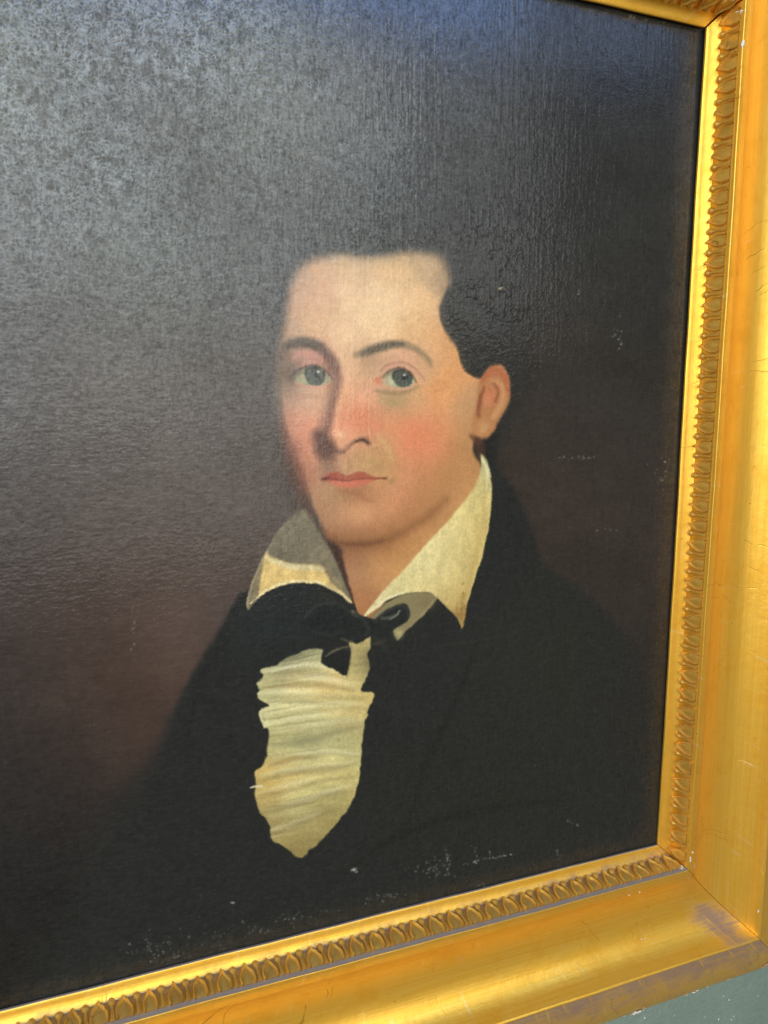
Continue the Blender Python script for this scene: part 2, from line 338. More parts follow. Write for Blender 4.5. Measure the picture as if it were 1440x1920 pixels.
# ---- nose
stroke([(598, 818, 26), (606, 834, 40), (612, 848, 36)], 0, (92, 64, 56), .84, 12)
stroke([(606, 836, 16), (622, 840, 16), (634, 846, 8), (646, 848, 3)], 0, (98, 68, 58), .75, 7)
stroke([(646, 846, 4), (654, 838, 5), (662, 830, 6), (674, 825, 8), (686, 825, 9), (692, 831, 7)], 0, (104, 74, 58), .68, 5)
stroke([(668, 827, 4), (680, 825, 6), (690, 829, 5)], 0, (66, 48, 38), .7, 2.5)
blob(652, 838, 7, 7, (176, 124, 98), .5)
stroke([(632, 812, 8), (630, 790, 8), (634, 765, 8), (646, 730, 8)], 0, (238, 176, 130), .4, 6)
blob(640, 814, 7, 5, (250, 208, 162), .8); blob(660, 816, 12, 6, (226, 160, 116), .5)
stroke([(694, 806, 5), (702, 816, 6), (706, 828, 5)], 0, (208, 142, 100), .6, 4)
stroke([(712, 820, 8), (726, 840, 9), (736, 862, 8)], 0, (212, 176, 118), .5, 6)
# ---- mouth
blob(612, 876, 10, 14, (140, 110, 86), .6); blob(648, 876, 7, 10, (214, 166, 118), .6); stroke([(654, 862, 5), (656, 876, 6), (652, 884, 4)], 0, (170, 130, 92), .5, 4)
shape([(604, 896, 2), (616, 888, 2), (630, 884, 2), (644, 889, 2), (654, 891, 2), (664, 886, 2), (678, 884, 2), (690, 889, 2), (704, 895, 2), (722, 897, 1.5), (700, 900, 3), (660, 902, 3), (628, 902, 3), (608, 901, 3)], (172, 92, 70), alpha=.9)
shape([(614, 901, 3), (640, 901, 3), (670, 899, 3), (702, 898, 3), (692, 906, 4.5), (676, 912, 5), (656, 915, 5), (638, 913, 5), (624, 908, 4.5)], (206, 116, 90), alpha=.92)
blob(648, 907, 14, 4, (220, 130, 102), .5); blob(622, 894, 10, 5, (160, 72, 56), .5)
stroke([(604, 897, 5), (618, 898, 4.5), (634, 899.5, 3.5), (652, 901, 3), (670, 899, 2.6), (690, 898, 2.4), (708, 897, 2.4), (722, 897, 3)], 0, (112, 56, 46), .62, 2.4)
blob(610, 898, 8, 4, (84, 40, 36), .6); blob(723, 897, 4, 3, (96, 60, 44), .7); blob(734, 903, 6, 9, (160, 126, 82), .5, 60)
stroke([(638, 920, 6), (660, 924, 9), (684, 934, 9), (700, 940, 6)], 0, (166, 112, 76), .6, 6)
blob(676, 958, 34, 18, (226, 168, 118), .35)
# jaw and under-chin
stroke([(606, 994, 8), (626, 1012, 12), (660, 1019, 12), (700, 1018, 14), (736, 1008, 14), (772, 988, 13), (804, 968, 10), (836, 938, 8)], 0, (128, 84, 52), .55, 12)
stroke([(618, 1014, 4), (640, 1019, 5), (680, 1021, 5), (716, 1014, 4)], 0, (98, 62, 44), .58, 7)
# ---- ear
ear = [(898, 716, 4), (906, 702, 5), (920, 688, 5), (936, 684, 4), (947, 690, 4), (954, 708, 4), (957, 732, 4), (954, 754, 4), (944, 775, 4), (934, 792, 4), (926, 808, 4), (914, 820, 5), (898, 822, 5), (887, 812, 5), (888, 780, 6), (894, 746, 6)]
shape(ear, (184, 126, 80))
CE = np.zeros((PH, PW), np.float32); w_, m_ = mask(ear); CE[w_[2]:w_[3], w_[0]:w_[1]] = m_
stroke([(906, 712, 10), (922, 696, 14), (940, 698, 14), (949, 716, 11), (950, 740, 8)], 0, (182, 102, 66), .75, 5, CE)
stroke([(924, 714, 7), (940, 722, 9), (944, 742, 9), (936, 764, 9), (926, 782, 10)], 0, (208, 156, 104), .7, 4, CE)
blob(920, 742, 13, 20, (204, 124, 86), .8, 15, CE); blob(914, 752, 7, 10, (214, 134, 98), .7, 0, CE)
stroke([(926, 720, 4), (934, 734, 5), (930, 752, 4)], 0, (142, 82, 56), .75, 3.5, CE)
stroke([(908, 726, 4), (900, 748, 8), (897, 768, 7), (898, 780, 5)], 0, (138, 78, 50), .8, 3.5, CE)
blob(906, 802, 11, 14, (214, 164, 110), .7, 20, CE)
stroke([(884, 818, 6), (896, 828, 14), (902, 842, 12), (900, 858, 8)], 0, (92, 58, 42), .8, 5)
stroke([(904, 838, 12), (906, 856, 9), (904, 874, 7)], 0, (60, 44, 34), .7, 4)
stroke([(886, 836, 8), (888, 862, 8), (880, 890, 6)], 0, (206, 148, 92), .5, 5, CS)
# ---- shadow of the neck inside the collar
shape([(612, 1016, 5), (638, 1026, 5), (644, 1056, 4), (652, 1086, 4), (662, 1122, 3), (668, 1142, 3), (654, 1112, 4), (638, 1082, 4), (624, 1050, 5)], (70, 50, 42), alpha=.95)
stroke([(640, 1100, 4), (654, 1118, 5), (666, 1140, 4)], 0, (60, 44, 38), .7, 3)
# ---- left collar
shape([(565, 955, 6), (580, 966, 6), (599, 1000, 4), (618, 1030, 4), (633, 1060, 3), (645, 1090, 3), (660, 1128, 2), (655, 1130, 2), (641, 1117, 2), (622, 1106, 2), (600, 1096, 2), (570, 1093, 2), (540, 1095, 2), (510, 1104, 2),
       (487, 1119, 2), (473, 1135, 2), (465, 1144, 1.5), (462, 1130, 2), (467, 1107, 2), (480, 1070, 2.5), (495, 1040, 3), (517, 1003, 4), (541, 975, 5)], (124, 115, 92))
LC = mask([(565, 955, 6), (580, 966, 6), (599, 1000, 4), (618, 1030, 4), (633, 1060, 3), (645, 1090, 3), (660, 1128, 2), (655, 1130, 2), (641, 1117, 2), (622, 1106, 2), (600, 1096, 2), (570, 1093, 2), (540, 1095, 2), (510, 1104, 2),
           (487, 1119, 2), (473, 1135, 2), (465, 1144, 1.5), (462, 1130, 2), (467, 1107, 2), (480, 1070, 2.5), (495, 1040, 3), (517, 1003, 4), (541, 975, 5)])
CC = np.zeros((PH, PW), np.float32); CC[LC[0][2]:LC[0][3], LC[0][0]:LC[0][1]] = LC[1]
blob(560, 1000, 26, 30, (112, 104, 84), .6, 0, CC); blob(600, 1040, 22, 18, (138, 126, 102), .5, 0, CC); blob(530, 1042, 22, 9, (104, 96, 76), .6, 15, CC)
shape([(498, 1036, 4), (508, 1044, 5), (544, 1058, 5), (580, 1060, 5), (604, 1062, 4), (612, 1076, 4), (622, 1092, 4), (642, 1110, 3), (662, 1132, 2), (641, 1119, 2), (622, 1108, 2), (600, 1098, 2), (570, 1095, 2), (540, 1097, 2), (510, 1106, 2), (486, 1121, 2),
       (487, 1090, 3), (492, 1062, 3)], (222, 190, 120), clip=CC)
stroke([(498, 1044, 4), (512, 1052, 8), (544, 1062, 9), (580, 1064, 9), (604, 1068, 7)], 0, (214, 202, 156), .8, 3, CC)
stroke([(470, 1132, 3), (487, 1116, 4), (510, 1101, 4), (540, 1092, 4.5), (570, 1090, 4), (600, 1093, 4), (622, 1103, 4), (641, 1114, 4), (658, 1128, 3)], 0, (236, 220, 168), .9, 1.5, CC)
stroke([(464, 1138, 4), (468, 1110, 5), (481, 1072, 5), (496, 1042, 4)], 0, (170, 158, 118), .7, 2, CC)
stroke([(476, 1126, 7), (482, 1096, 9), (490, 1060, 6)], 0, (138, 124, 92), .8, 2.5, CC)
stroke([(497, 1038, 3), (518, 1002, 3), (542, 976, 3)], 0, (170, 160, 126), .6, 2.5, CC)
stroke([(612, 1060, 6), (622, 1080, 8), (640, 1102, 6)], 0, (150, 134, 100), .8, 4, CC)
a, b, c, d = LC[0]
PIC[c:d, a:b] *= 1 + (LC[1] * (.16 * vnoise(d - c, b - a, 12, 16, 81) + .16 * vnoise(d - c, b - a, 3, 3, 82)))[..., None]
# ---- right collar
shape([(722, 1133, 2), (757, 1114, 2), (801, 1111, 2), (820, 1122, 2), (800, 1146, 2), (776, 1168, 2), (757, 1188, 2), (745, 1200, 1.5), (738, 1182, 2), (752, 1172, 2), (765, 1160, 2), (768, 1144, 2), (758, 1132, 2), (735, 1140, 2), (706, 1158, 2), (690, 1164, 2)], (140, 128, 90))
blob(800, 1130, 16, 12, (124, 108, 76), .6); blob(748, 1188, 8, 8, (190, 180, 128), .9)
stroke([(770, 1174, 4), (790, 1154, 4), (812, 1128, 3)], 0, (168, 152, 104), .6, 2)
rc = [(902, 852, 3), (911, 860, 3), (918, 880, 2.5), (922, 904, 2), (922, 932, 2), (917, 984, 1.8), (907, 1032, 1.8), (892, 1081, 1.8), (879, 1122, 1.8), (868, 1178, 1), (859, 1160, 1.8), (840, 1141, 1.8), (817, 1119, 1.8), (801, 1110, 1.8), (757, 1113, 1.8), (731, 1122, 1.8),
      (708, 1139, 1.8), (679, 1160, 1.2), (694, 1139, 2), (720, 1107, 2.5), (746, 1080, 3), (780, 1043, 3), (814, 1005, 3), (851, 964, 3), (881, 927, 3), (896, 898, 3), (902, 874, 3)]
w_, m_ = mask(rc); CK = np.zeros((PH, PW), np.float32); CK[w_[2]:w_[3], w_[0]:w_[1]] = m_
RCF = field([(912, 880, 196, 186, 132), (908, 920, 214, 194, 124), (890, 940, 226, 208, 138), (860, 980, 232, 212, 144), (905, 980, 208, 182, 112), (830, 1020, 234, 216, 152), (870, 1030, 226, 204, 136), (898, 1040, 208, 180, 108), (790, 1060, 230, 214, 154), (830, 1070, 224, 206, 142),
             (870, 1090, 214, 188, 118), (750, 1100, 226, 210, 148), (790, 1100, 228, 208, 142), (830, 1115, 214, 190, 124), (862, 1140, 190, 160, 96), (868, 1170, 168, 138, 78), (720, 1125, 228, 214, 158), (690, 1150, 226, 214, 160)], 22, w_)
RCF *= (1 + .10 * vnoise(w_[3] - w_[2], w_[1] - w_[0], 10, 22, 31) + .10 * vnoise(w_[3] - w_[2], w_[1] - w_[0], 3, 4, 32))[..., None]
a, b, c, d = w_
PIC[c:d, a:b] = PIC[c:d, a:b] * (1 - m_[..., None]) + RCF * m_[..., None]
stroke([(908, 888, 10), (880, 960, 14), (850, 1010, 16), (826, 1060, 14)], 0, (206, 186, 122), .35, 6, CK)
stroke([(904, 860, 5), (914, 884, 6), (912, 920, 4)], 0, (232, 226, 180), .7, 2, CK)
stroke([(921, 930, 3), (916, 984, 3), (906, 1032, 3), (891, 1081, 3), (878, 1122, 3)], 0, (226, 200, 130), .6, 1.5, CK)
stroke([(912, 900, 6), (905, 980, 8), (888, 1060, 8), (872, 1120, 6)], 0, (186, 156, 92), .35, 4, CK)
stroke([(682, 1157, 4), (710, 1136, 5), (731, 1120, 5), (757, 1111, 4)], 0, (240, 230, 178), .8, 1.6)
for k in range(60):
    x, y = 868 + rng.normal(0, 7), 1160 - abs(rng.normal(0, 26))
    blob(x, y, 1.4 + rng.random() * 1.6, 1.2 + rng.random() * 2.2, (150, 112, 58), .5, 0, CK)
# ---- bow
shape([(706, 1160, 2), (724, 1144, 2.5), (744, 1134, 2.5), (760, 1132, 2.5), (768, 1144, 2.5), (766, 1160, 2.5), (752, 1172, 2.5), (738, 1180, 2.5), (720, 1192, 3), (700, 1194, 3), (672, 1200, 3), (650, 1204, 3), (620, 1196, 3), (640, 1160, 3), (660, 1136, 2), (676, 1152, 2)], (37, 40, 38))
stroke([(716, 1160, 5), (732, 1158, 5), (744, 1152, 4), (750, 1144, 2)], 0, (112, 114, 100), .6, 3)
stroke([(732, 1162, 2), (744, 1154, 2.5), (749, 1145, 2)], 0, (150, 150, 128), .7, 1.5)
stroke([(636, 1156, 3), (652, 1152, 8), (664, 1148, 6), (670, 1154, 3)], 0, (96, 98, 80), .6, 3)
blob(660, 1147, 4, 2.5, (150, 146, 120), .6); stroke([(640, 1158, 2), (656, 1153, 3), (668, 1156, 2)], 0, (104, 104, 82), .5, 2)
stroke([(590, 1176, 3), (612, 1174, 6), (634, 1178, 3)], 0, (66, 64, 60), .5, 3); stroke([(592, 1192, 2), (598, 1188, 3)], 0, (100, 98, 92), .5, 2)
blob(610, 1118, 22, 14, (52, 46, 42), .5); blob(690, 1176, 16, 12, (30, 31, 30), .6)
shape([(566, 1150, 6), (596, 1128, 6), (632, 1130, 4), (656, 1144, 4), (662, 1168, 4), (640, 1190, 5), (600, 1196, 6), (572, 1180, 7)], (33, 36, 36), alpha=.9)
stroke([(570, 1160, 4), (596, 1134, 6), (632, 1132, 6), (654, 1146, 4)], 0, (62, 64, 60), .6, 4); stroke([(586, 1184, 4), (616, 1190, 5), (646, 1182, 4)], 0, (56, 58, 54), .5, 4)
stroke([(664, 1150, 4), (678, 1158, 8), (690, 1176, 8), (684, 1192, 5)], 0, (60, 62, 58), .55, 4); stroke([(702, 1164, 4), (722, 1148, 6), (746, 1136, 6), (764, 1140, 5), (765, 1156, 4)], 0, (66, 68, 62), .6, 3)
stroke([(664, 1196, 4), (648, 1222, 9), (642, 1250, 6)], 0, (54, 56, 52), .5, 5); stroke([(700, 1194, 5), (722, 1216, 9), (736, 1246, 6)], 0, (56, 57, 52), .5, 5)
# ---- shirt ruffle
ruf = [(656, 1204), (668, 1207), (684, 1202), (695, 1196), (694, 1214), (689, 1228), (694, 1246), (690, 1266), (679, 1286), (678, 1296), (690, 1297), (702, 1301), (694, 1325), (684, 1356), (680, 1390), (677, 1424), (675, 1450), (666, 1490), (653, 1516), (631, 1544), (606, 1572), (579, 1597),
       (566, 1608), (553, 1603), (537, 1591), (522, 1582), (508, 1573), (508, 1559), (500, 1538), (487, 1524), (481, 1509), (478, 1488), (481, 1471), (477, 1456), (479, 1446), (493, 1431), (500, 1415), (503, 1391), (505, 1377), (501, 1365), (494, 1366), (489, 1352), (485, 1337), (490, 1329), (503, 1323),
       (500, 1317), (486, 1310), (482, 1300), (487, 1295), (484, 1290), (482, 1281), (490, 1274), (494, 1265), (489, 1256), (519, 1248), (523, 1243), (541, 1231), (572, 1220), (591, 1215), (605, 1219), (602, 1237), (606, 1246), (625, 1256), (649, 1268), (656, 1240), (657, 1220)]
w_, m_ = mask(ruf, 2.0, wob=1.6); CF = np.zeros((PH, PW), np.float32); CF[w_[2]:w_[3], w_[0]:w_[1]] = m_
RF = field([(675, 1220, 168, 152, 100), (680, 1250, 164, 150, 98), (665, 1275, 178, 164, 110), (580, 1228, 130, 128, 96), (540, 1240, 112, 110, 84), (600, 1255, 186, 178, 126), (520, 1258, 150, 146, 108),
            (500, 1285, 168, 160, 114), (560, 1280, 202, 180, 120), (620, 1284, 204, 172, 112), (660, 1295, 182, 162, 106), (500, 1305, 180, 176, 128), (560, 1306, 202, 192, 138), (630, 1312, 190, 178, 124), (685, 1310, 172, 154, 98),
            (505, 1345, 190, 184, 136), (560, 1335, 200, 190, 134), (620, 1330, 206, 186, 124), (670, 1335, 186, 164, 106), (530, 1365, 186, 180, 126), (600, 1350, 186, 180, 128), (660, 1352, 176, 164, 110),
            (520, 1380, 160, 150, 100), (560, 1385, 150, 146, 104), (620, 1375, 150, 144, 102), (665, 1378, 160, 150, 102), (520, 1410, 156, 150, 106), (580, 1402, 148, 144, 102), (650, 1400, 158, 152, 106),
            (510, 1440, 178, 154, 94), (560, 1430, 180, 166, 112), (620, 1420, 186, 176, 122), (665, 1430, 178, 168, 112), (500, 1462, 180, 154, 90), (550, 1455, 194, 172, 108), (620, 1445, 192, 174, 112), (660, 1460, 176, 162, 104),
            (495, 1490, 164, 140, 84), (560, 1485, 184, 172, 116), (620, 1476, 176, 166, 110), (655, 1490, 156, 142, 90), (500, 1520, 150, 136, 88), (560, 1512, 158, 148, 100), (620, 1505, 146, 134, 84), (520, 1550, 150, 134, 86), (570, 1545, 146, 134, 86), (610, 1540, 140, 126, 78), (540, 1580, 142, 126, 78), (575, 1575, 136, 122, 74), (565, 1600, 124, 110, 66)], 17, w_, 3)
gx, gy = grid(w_)
wave = np.sin((gy + .16 * (gx - 560) + 9 * vnoise(*gx.shape, 60, 30, 44)) * .52) * .5 + np.sin((gy + .24 * (gx - 560)) * 1.15 + 2 * vnoise(*gx.shape, 30, 20, 45)) * .5
RF *= np.array([1.17, 1.17, 1.16], np.float32)
RF *= (1 + .02 * wave + .10 * vnoise(*gx.shape, 40, 7, 41) + .10 * vnoise(*gx.shape, 3, 3, 42))[..., None]
a, b, c, d = w_
PIC[c:d, a:b] = PIC[c:d, a:b] * (1 - m_[..., None]) + RF * m_[..., None]
for pts, wd, col, al, so in [
    ([(524, 1246), (556, 1240), (588, 1232), (600, 1230)], 3, (196, 190, 146), .7, 1.5), ([(560, 1238), (580, 1230), (600, 1226)], 2, (90, 88, 66), .5, 1.5),
    ([(492, 1262), (530, 1254), (566, 1246), (588, 1245)], 4, (216, 208, 158), .8, 2), ([(589, 1244), (589, 1256)], 2, (120, 116, 86), .6, 1.5),
    ([(484, 1282), (510, 1276), (550, 1270), (600, 1270), (650, 1276)], 4, (222, 206, 152), .7, 2.5), ([(490, 1290), (530, 1288), (580, 1286), (650, 1292)], 5, (214, 176, 112), .5, 4),
    ([(486, 1296), (520, 1292), (560, 1290), (600, 1294)], 3, (220, 214, 168), .6, 2), ([(500, 1316), (540, 1316), (590, 1318), (650, 1320)], 6, (148, 136, 92), .6, 3),
    ([(505, 1322), (540, 1314), (590, 1322)], 3, (222, 216, 168), .6, 2), ([(488, 1332), (510, 1326), (560, 1322), (620, 1318), (680, 1318)], 4, (218, 206, 150), .6, 2.5),
    ([(486, 1336), (490, 1350), (496, 1362), (502, 1350), (500, 1342)], 3, (228, 224, 180), .85, 1.4), ([(492, 1338), (496, 1350)], 3, (90, 88, 68), .5, 1.5),
    ([(512, 1354), (540, 1346), (580, 1342), (624, 1338)], 3, (234, 224, 166), .85, 1.6), ([(506, 1368), (540, 1358), (600, 1350), (660, 1346)], 5, (206, 200, 150), .5, 3),
    ([(506, 1380), (530, 1374), (560, 1368), (600, 1362)], 6, (166, 148, 92), .5, 3), ([(508, 1372), (540, 1366), (590, 1360)], 3, (150, 140, 98), .5, 2),
    ([(510, 1396), (560, 1392), (620, 1376), (680, 1360)], 12, (138, 134, 98), .5, 6), ([(520, 1424), (560, 1414), (610, 1410), (664, 1412)], 5, (204, 196, 142), .6, 3),
    ([(500, 1440), (540, 1424), (580, 1418)], 7, (176, 142, 80), .5, 4), ([(490, 1470), (530, 1458), (570, 1446), (640, 1432)], 6, (206, 172, 100), .5, 4),
    ([(500, 1466), (530, 1460), (556, 1450)], 2.4, (226, 204, 140), .7, 1.4), ([(484, 1478), (512, 1476), (530, 1470)], 2.4, (222, 204, 142), .7, 1.4),
    ([(490, 1490), (520, 1484), (548, 1474)], 7, (172, 138, 76), .5, 4), ([(520, 1510), (560, 1500), (620, 1482), (664, 1470)], 4, (200, 190, 136), .5, 3),
    ([(530, 1514), (560, 1510), (590, 1504)], 5, (128, 108, 66), .55, 3), ([(500, 1536), (540, 1528), (600, 1514), (640, 1500)], 4, (176, 164, 114), .5, 3), ([(520, 1556), (570, 1540), (610, 1524)], 3, (168, 154, 104), .5, 3),
    ([(512, 1572), (540, 1578), (566, 1590)], 3, (170, 156, 106), .5, 2.5), ([(505, 1540), (520, 1542)], 4, (168, 116, 74), .6, 3)]:
    stroke(pts, wd, col, al, so, CF)
for pts in ([(490, 1262), (540, 1252), (590, 1248), (640, 1262)], [(484, 1284), (540, 1274), (600, 1274), (664, 1284)], [(486, 1300), (540, 1296), (600, 1300), (676, 1304)], [(490, 1334), (550, 1326), (620, 1322), (688, 1320)],
            [(504, 1360), (560, 1346), (620, 1342), (684, 1344)], [(506, 1376), (560, 1364), (620, 1354), (680, 1352)], [(504, 1424), (560, 1414), (620, 1408), (674, 1412)], [(484, 1456), (540, 1440), (600, 1430), (670, 1426)],
            [(480, 1488), (540, 1472), (600, 1458), (664, 1450)], [(484, 1516), (540, 1502), (600, 1484), (660, 1470)], [(504, 1556), (550, 1540), (600, 1522), (640, 1506)]):
    up_ = [(x, y + 1) for x, y in pts]; dn_ = [(x, y + 9) for x, y in pts]
    k0 = rng.integers(0, 2); up_ = up_[:4 - k0] if rng.random() < .6 else up_[k0:]
    up_ = [(x, y + rng.normal(0, 2.5)) for x, y in up_]; dn_ = [(x, y + rng.normal(0, 2.5)) for x, y in dn_]
    stroke(up_, 7 + 7 * rng.random(), (236, 228, 182), .30 + .3 * rng.random(), 5, CF); stroke(dn_, 7 + 8 * rng.random(), (132, 122, 84), .22 + .22 * rng.random(), 6, CF)
stroke([(470, 1477, 2.5), (480, 1475, 4), (492, 1474, 3)], 0, (226, 218, 180), .9, 1)
for y0, y1 in ((1262, 1300), (1320, 1366), (1380, 1460), (1480, 1570)):
    for k in range(9):
        y = y0 + (y1 - y0) * rng.random(); xs = 496 + 10 * rng.random()
        stroke([(xs - 12, y + 2), (xs + 16, y - 2), (xs + 60 + 70 * rng.random(), y - 14)], 1.6, (224, 212, 158) if rng.random() < .5 else (128, 116, 74), .32, 1.4, CF)
stroke([(650, 1270, 4), (656, 1240, 6), (657, 1212, 4)], 0, (120, 112, 78), .5, 3, CF)
shape([(604, 1240, 2), (612, 1228, 3), (632, 1222, 3), (654, 1222, 2), (653, 1245, 2), (648, 1266, 2), (628, 1254, 2)], (34, 36, 34))
stroke([(610, 1232, 2), (622, 1222, 4), (640, 1215, 3), (654, 1212, 2)], 0, (128, 122, 92), .65, 2)
stroke([(696, 1208, 3), (712, 1206, 6), (722, 1200, 3)], 0, (78, 72, 54), .6, 4); stroke([(640, 1198, 3), (652, 1202, 4), (662, 1204, 2)], 0, (104, 98, 72), .6, 2)
blob(712, 1240, 40, 30, (36, 38, 34), .5)
# ---- age: lost flakes, scuffs, abrasions
def flakes(cx, cy, rx, ry, n, a=.66, size=.95, col=(176, 176, 166)):
    for _ in range(int(n * .75)):
        x, y = cx + rng.normal(0, rx), cy + rng.normal(0, ry)
        s = size * (.5 + rng.random())
        blob(x, y, s * (1 + rng.random()), s, col, a * (.4 + .6 * rng.random()), rng.random() * 180)
for f in [(300, 1775, 26, 14, 44), (320, 1795, 18, 7, 26), (250, 1782, 12, 3, 12), (408, 1756, 8, 10, 16), (480, 1744, 14, 6, 26), (548, 1722, 16, 8, 30), (590, 1714, 10, 8, 10), (420, 1740, 30, 16, 14),
          (820, 1626, 16, 12, 34), (806, 1634, 22, 6, 20), (700, 1686, 16, 6, 22), (735, 1680, 10, 3, 10), (838, 1610, 3, 10, 16), (905, 1660, 4, 4, 8), (1066, 1543, 12, 4, 8), (1046, 1600, 3, 4, 10), (1160, 630, 5, 14, 15), (1166, 636, 3, 10, 8),
          (236, 672, 4, 16, 16), (250, 1060, 3, 8, 8), (250, 1160, 3, 22, 20), (1070, 859, 22, 2, 26), (1240, 900, 10, 20, 22), (938, 541, 6, 2, 10), (1084, 548, 3, 2, 4), (380, 1690, 60, 40, 12), (1120, 995, 16, 2, 10), (600, 1690, 30, 40, 6)]:
    flakes(*f)
for p_ in [[(866, 1622), (900, 1612), (940, 1606), (970, 1600)], [(892, 1590), (893, 1620)], [(918, 1597), (919, 1612)], [(838, 1600), (840, 1640)], [(274, 1760), (278, 1776), (284, 1786)]]:
    for (xa, ya), (xb, yb) in zip(p_[:-1], p_[1:]):
        for _ in range(int(math.hypot(xb - xa, yb - ya) / 2.6)):
            t_ = rng.random(); blob(xa + (xb - xa) * t_ + rng.normal(0, .8), ya + (yb - ya) * t_ + rng.normal(0, .8), .8 + rng.random(), .7 + .4 * rng.random(), (160, 160, 150), .25 + .65 * rng.random(), -15)
blob(663, 1631, 5, 2.4, (206, 206, 196), .95, -15); blob(668, 1635, 3, 1.5, (190, 190, 180), .8); blob(436, 1692, 3, 1.6, (214, 214, 204), .95); blob(938, 541, 4, 1.6, (214, 190, 140), .9)
stroke([(770, 1218), (880, 1204), (990, 1180)], 1.6, (62, 62, 52), .5, 1); stroke([(160, 1396), (300, 1320), (390, 1290)], 1.6, (70, 60, 56), .4, 1.2)
for _ in range(900):      # dust specks caught in the varnish
    x, y = X0 + PW * rng.random(), Y0 + PH * rng.random()
    blob(x, y, .8 + .5 * rng.random(), .8 + .5 * rng.random(), (120, 118, 110) if rng.random() < .6 else (24, 22, 20), .35)
for _ in range(90):
    x, y = 540 + 340 * rng.random(), 490 + 560 * rng.random()
    blob(x, y, 1 + .8 * rng.random(), 1 + .8 * rng.random(), (168, 120, 80), .3, 0, CS)
# worn, lighter varnish along the stretcher edges
stroke([(1120, 12), (1200, 32), (1312, 56)], 5, (112, 104, 84), .35, 4)
flakes(1186, 34, 14, 3, 20, .6, 1.4, (150, 138, 110)); flakes(1240, 40, 4, 3, 8, .7, 1.3, (160, 140, 100)); flakes(1300, 54, 10, 2, 12, .6, 1.3, (130, 120, 96))

# ------------------------------------------------------------------ helpers
H, W = 0.74, 0.62            # sight size of the picture (metres); sight corner bottom right is the origin
def link(o, parent=None):
    COL.objects.link(o)
    if parent is not None:
        o.parent = parent
    return o

def mesh_obj(name, verts, faces, mat, parent=None, smooth=False, attrs=None):
    me = bpy.data.meshes.new(name)
    me.from_pydata([tuple(v) for v in verts], [], [tuple(f) for f in faces]); me.update()
    if smooth:
        me.polygons.foreach_set('use_smooth', [True] * len(me.polygons))
    for k, vals in (attrs or {}).items():
        a_ = me.attributes.new(k, 'FLOAT', 'POINT'); a_.data.foreach_set('value', np.asarray(vals, np.float32))
    me.materials.append(mat)
    return link(bpy.data.objects.new(name, me), parent)

def new_mat(name):
    m = bpy.data.materials.new(name); m.use_nodes = True
    nt = m.node_tree; nt.nodes.clear()
    out = nt.nodes.new('ShaderNodeOutputMaterial'); b = nt.nodes.new('ShaderNodeBsdfPrincipled')
    nt.links.new(b.outputs[0], out.inputs[0])
    return m, nt, b

class G:
    """tiny node-graph helper"""
    def __init__(s, nt): s.nt = nt
    def n(s, typ, **kw):
        nd = s.nt.nodes.new(typ)
        for k, v in kw.items():
            if k.startswith('i_'):
                s.set(nd.inputs[k[2:].replace('_', ' ')], v)
            else:
                setattr(nd, k, v)
        return nd
    def set(s, sock, v):
        if hasattr(v, 'is_output') or isinstance(v, bpy.types.NodeSocket):
            s.nt.links.new(v, sock)
        else:
            sock.default_value = v
    def math(s, op, a, b=0.0, c=None, clamp=False):
        nd = s.nt.nodes.new('ShaderNodeMath'); nd.operation = op; nd.use_clamp = clamp
        s.set(nd.inputs[0], a); s.set(nd.inputs[1], b)
        if c is not None: s.set(nd.inputs[2], c)
        return nd.outputs[0]
    def mix(s, f, a, b, mode='MIX'):
        nd = s.nt.nodes.new('ShaderNodeMix'); nd.data_type = 'RGBA'; nd.blend_type = mode
        s.set(nd.inputs[0], f); s.set(nd.inputs[6], a); s.set(nd.inputs[7], b)
        return nd.outputs[2]
    def ramp(s, f, lo, hi, a=0.0, b=1.0):
        nd = s.nt.nodes.new('ShaderNodeMapRange'); nd.interpolation_type = 'SMOOTHSTEP'
        s.set(nd.inputs[0], f); nd.inputs[1].default_value = lo; nd.inputs[2].default_value = hi
        nd.inputs[3].default_value = a; nd.inputs[4].default_value = b
        return nd.outputs[0]
    def coord(s, scale=(1, 1, 1), rot=(0, 0, 0)):
        if not hasattr(s, 'tc'):
            s.tc = s.nt.nodes.new('ShaderNodeNewGeometry')
        mp = s.nt.nodes.new('ShaderNodeMapping'); mp.inputs[3].default_value = scale; mp.inputs[2].default_value = rot
        s.nt.links.new(s.tc.outputs['Position'], mp.inputs[0])
        return mp.outputs[0]
    def noise(s, v, scale, detail=2.0, rough=.5, dist=0.0):
        nd = s.n('ShaderNodeTexNoise'); s.set(nd.inputs['Vector'], v); nd.inputs['Scale'].default_value = scale
        nd.inputs['Detail'].default_value = detail; nd.inputs['Roughness'].default_value = rough; nd.inputs['Distortion'].default_value = dist
        return nd.outputs[0]
    def voronoi(s, v, scale, feature='F1', rnd=1.0):
        nd = s.n('ShaderNodeTexVoronoi', feature=feature); s.set(nd.inputs['Vector'], v); nd.inputs['Scale'].default_value = scale
        nd.inputs['Randomness'].default_value = rnd
        return nd
    def attr(s, name, out='Fac'):
        nd = s.n('ShaderNodeAttribute', attribute_name=name); return nd.outputs[out]
    def bump(s, h, dist, strength=1.0, nrm=None):
        nd = s.n('ShaderNodeBump'); s.set(nd.inputs['Height'], h); nd.inputs['Distance'].default_value = dist; nd.inputs['Strength'].default_value = strength
        if nrm is not None: s.set(nd.inputs['Normal'], nrm)
        return nd.outputs[0]

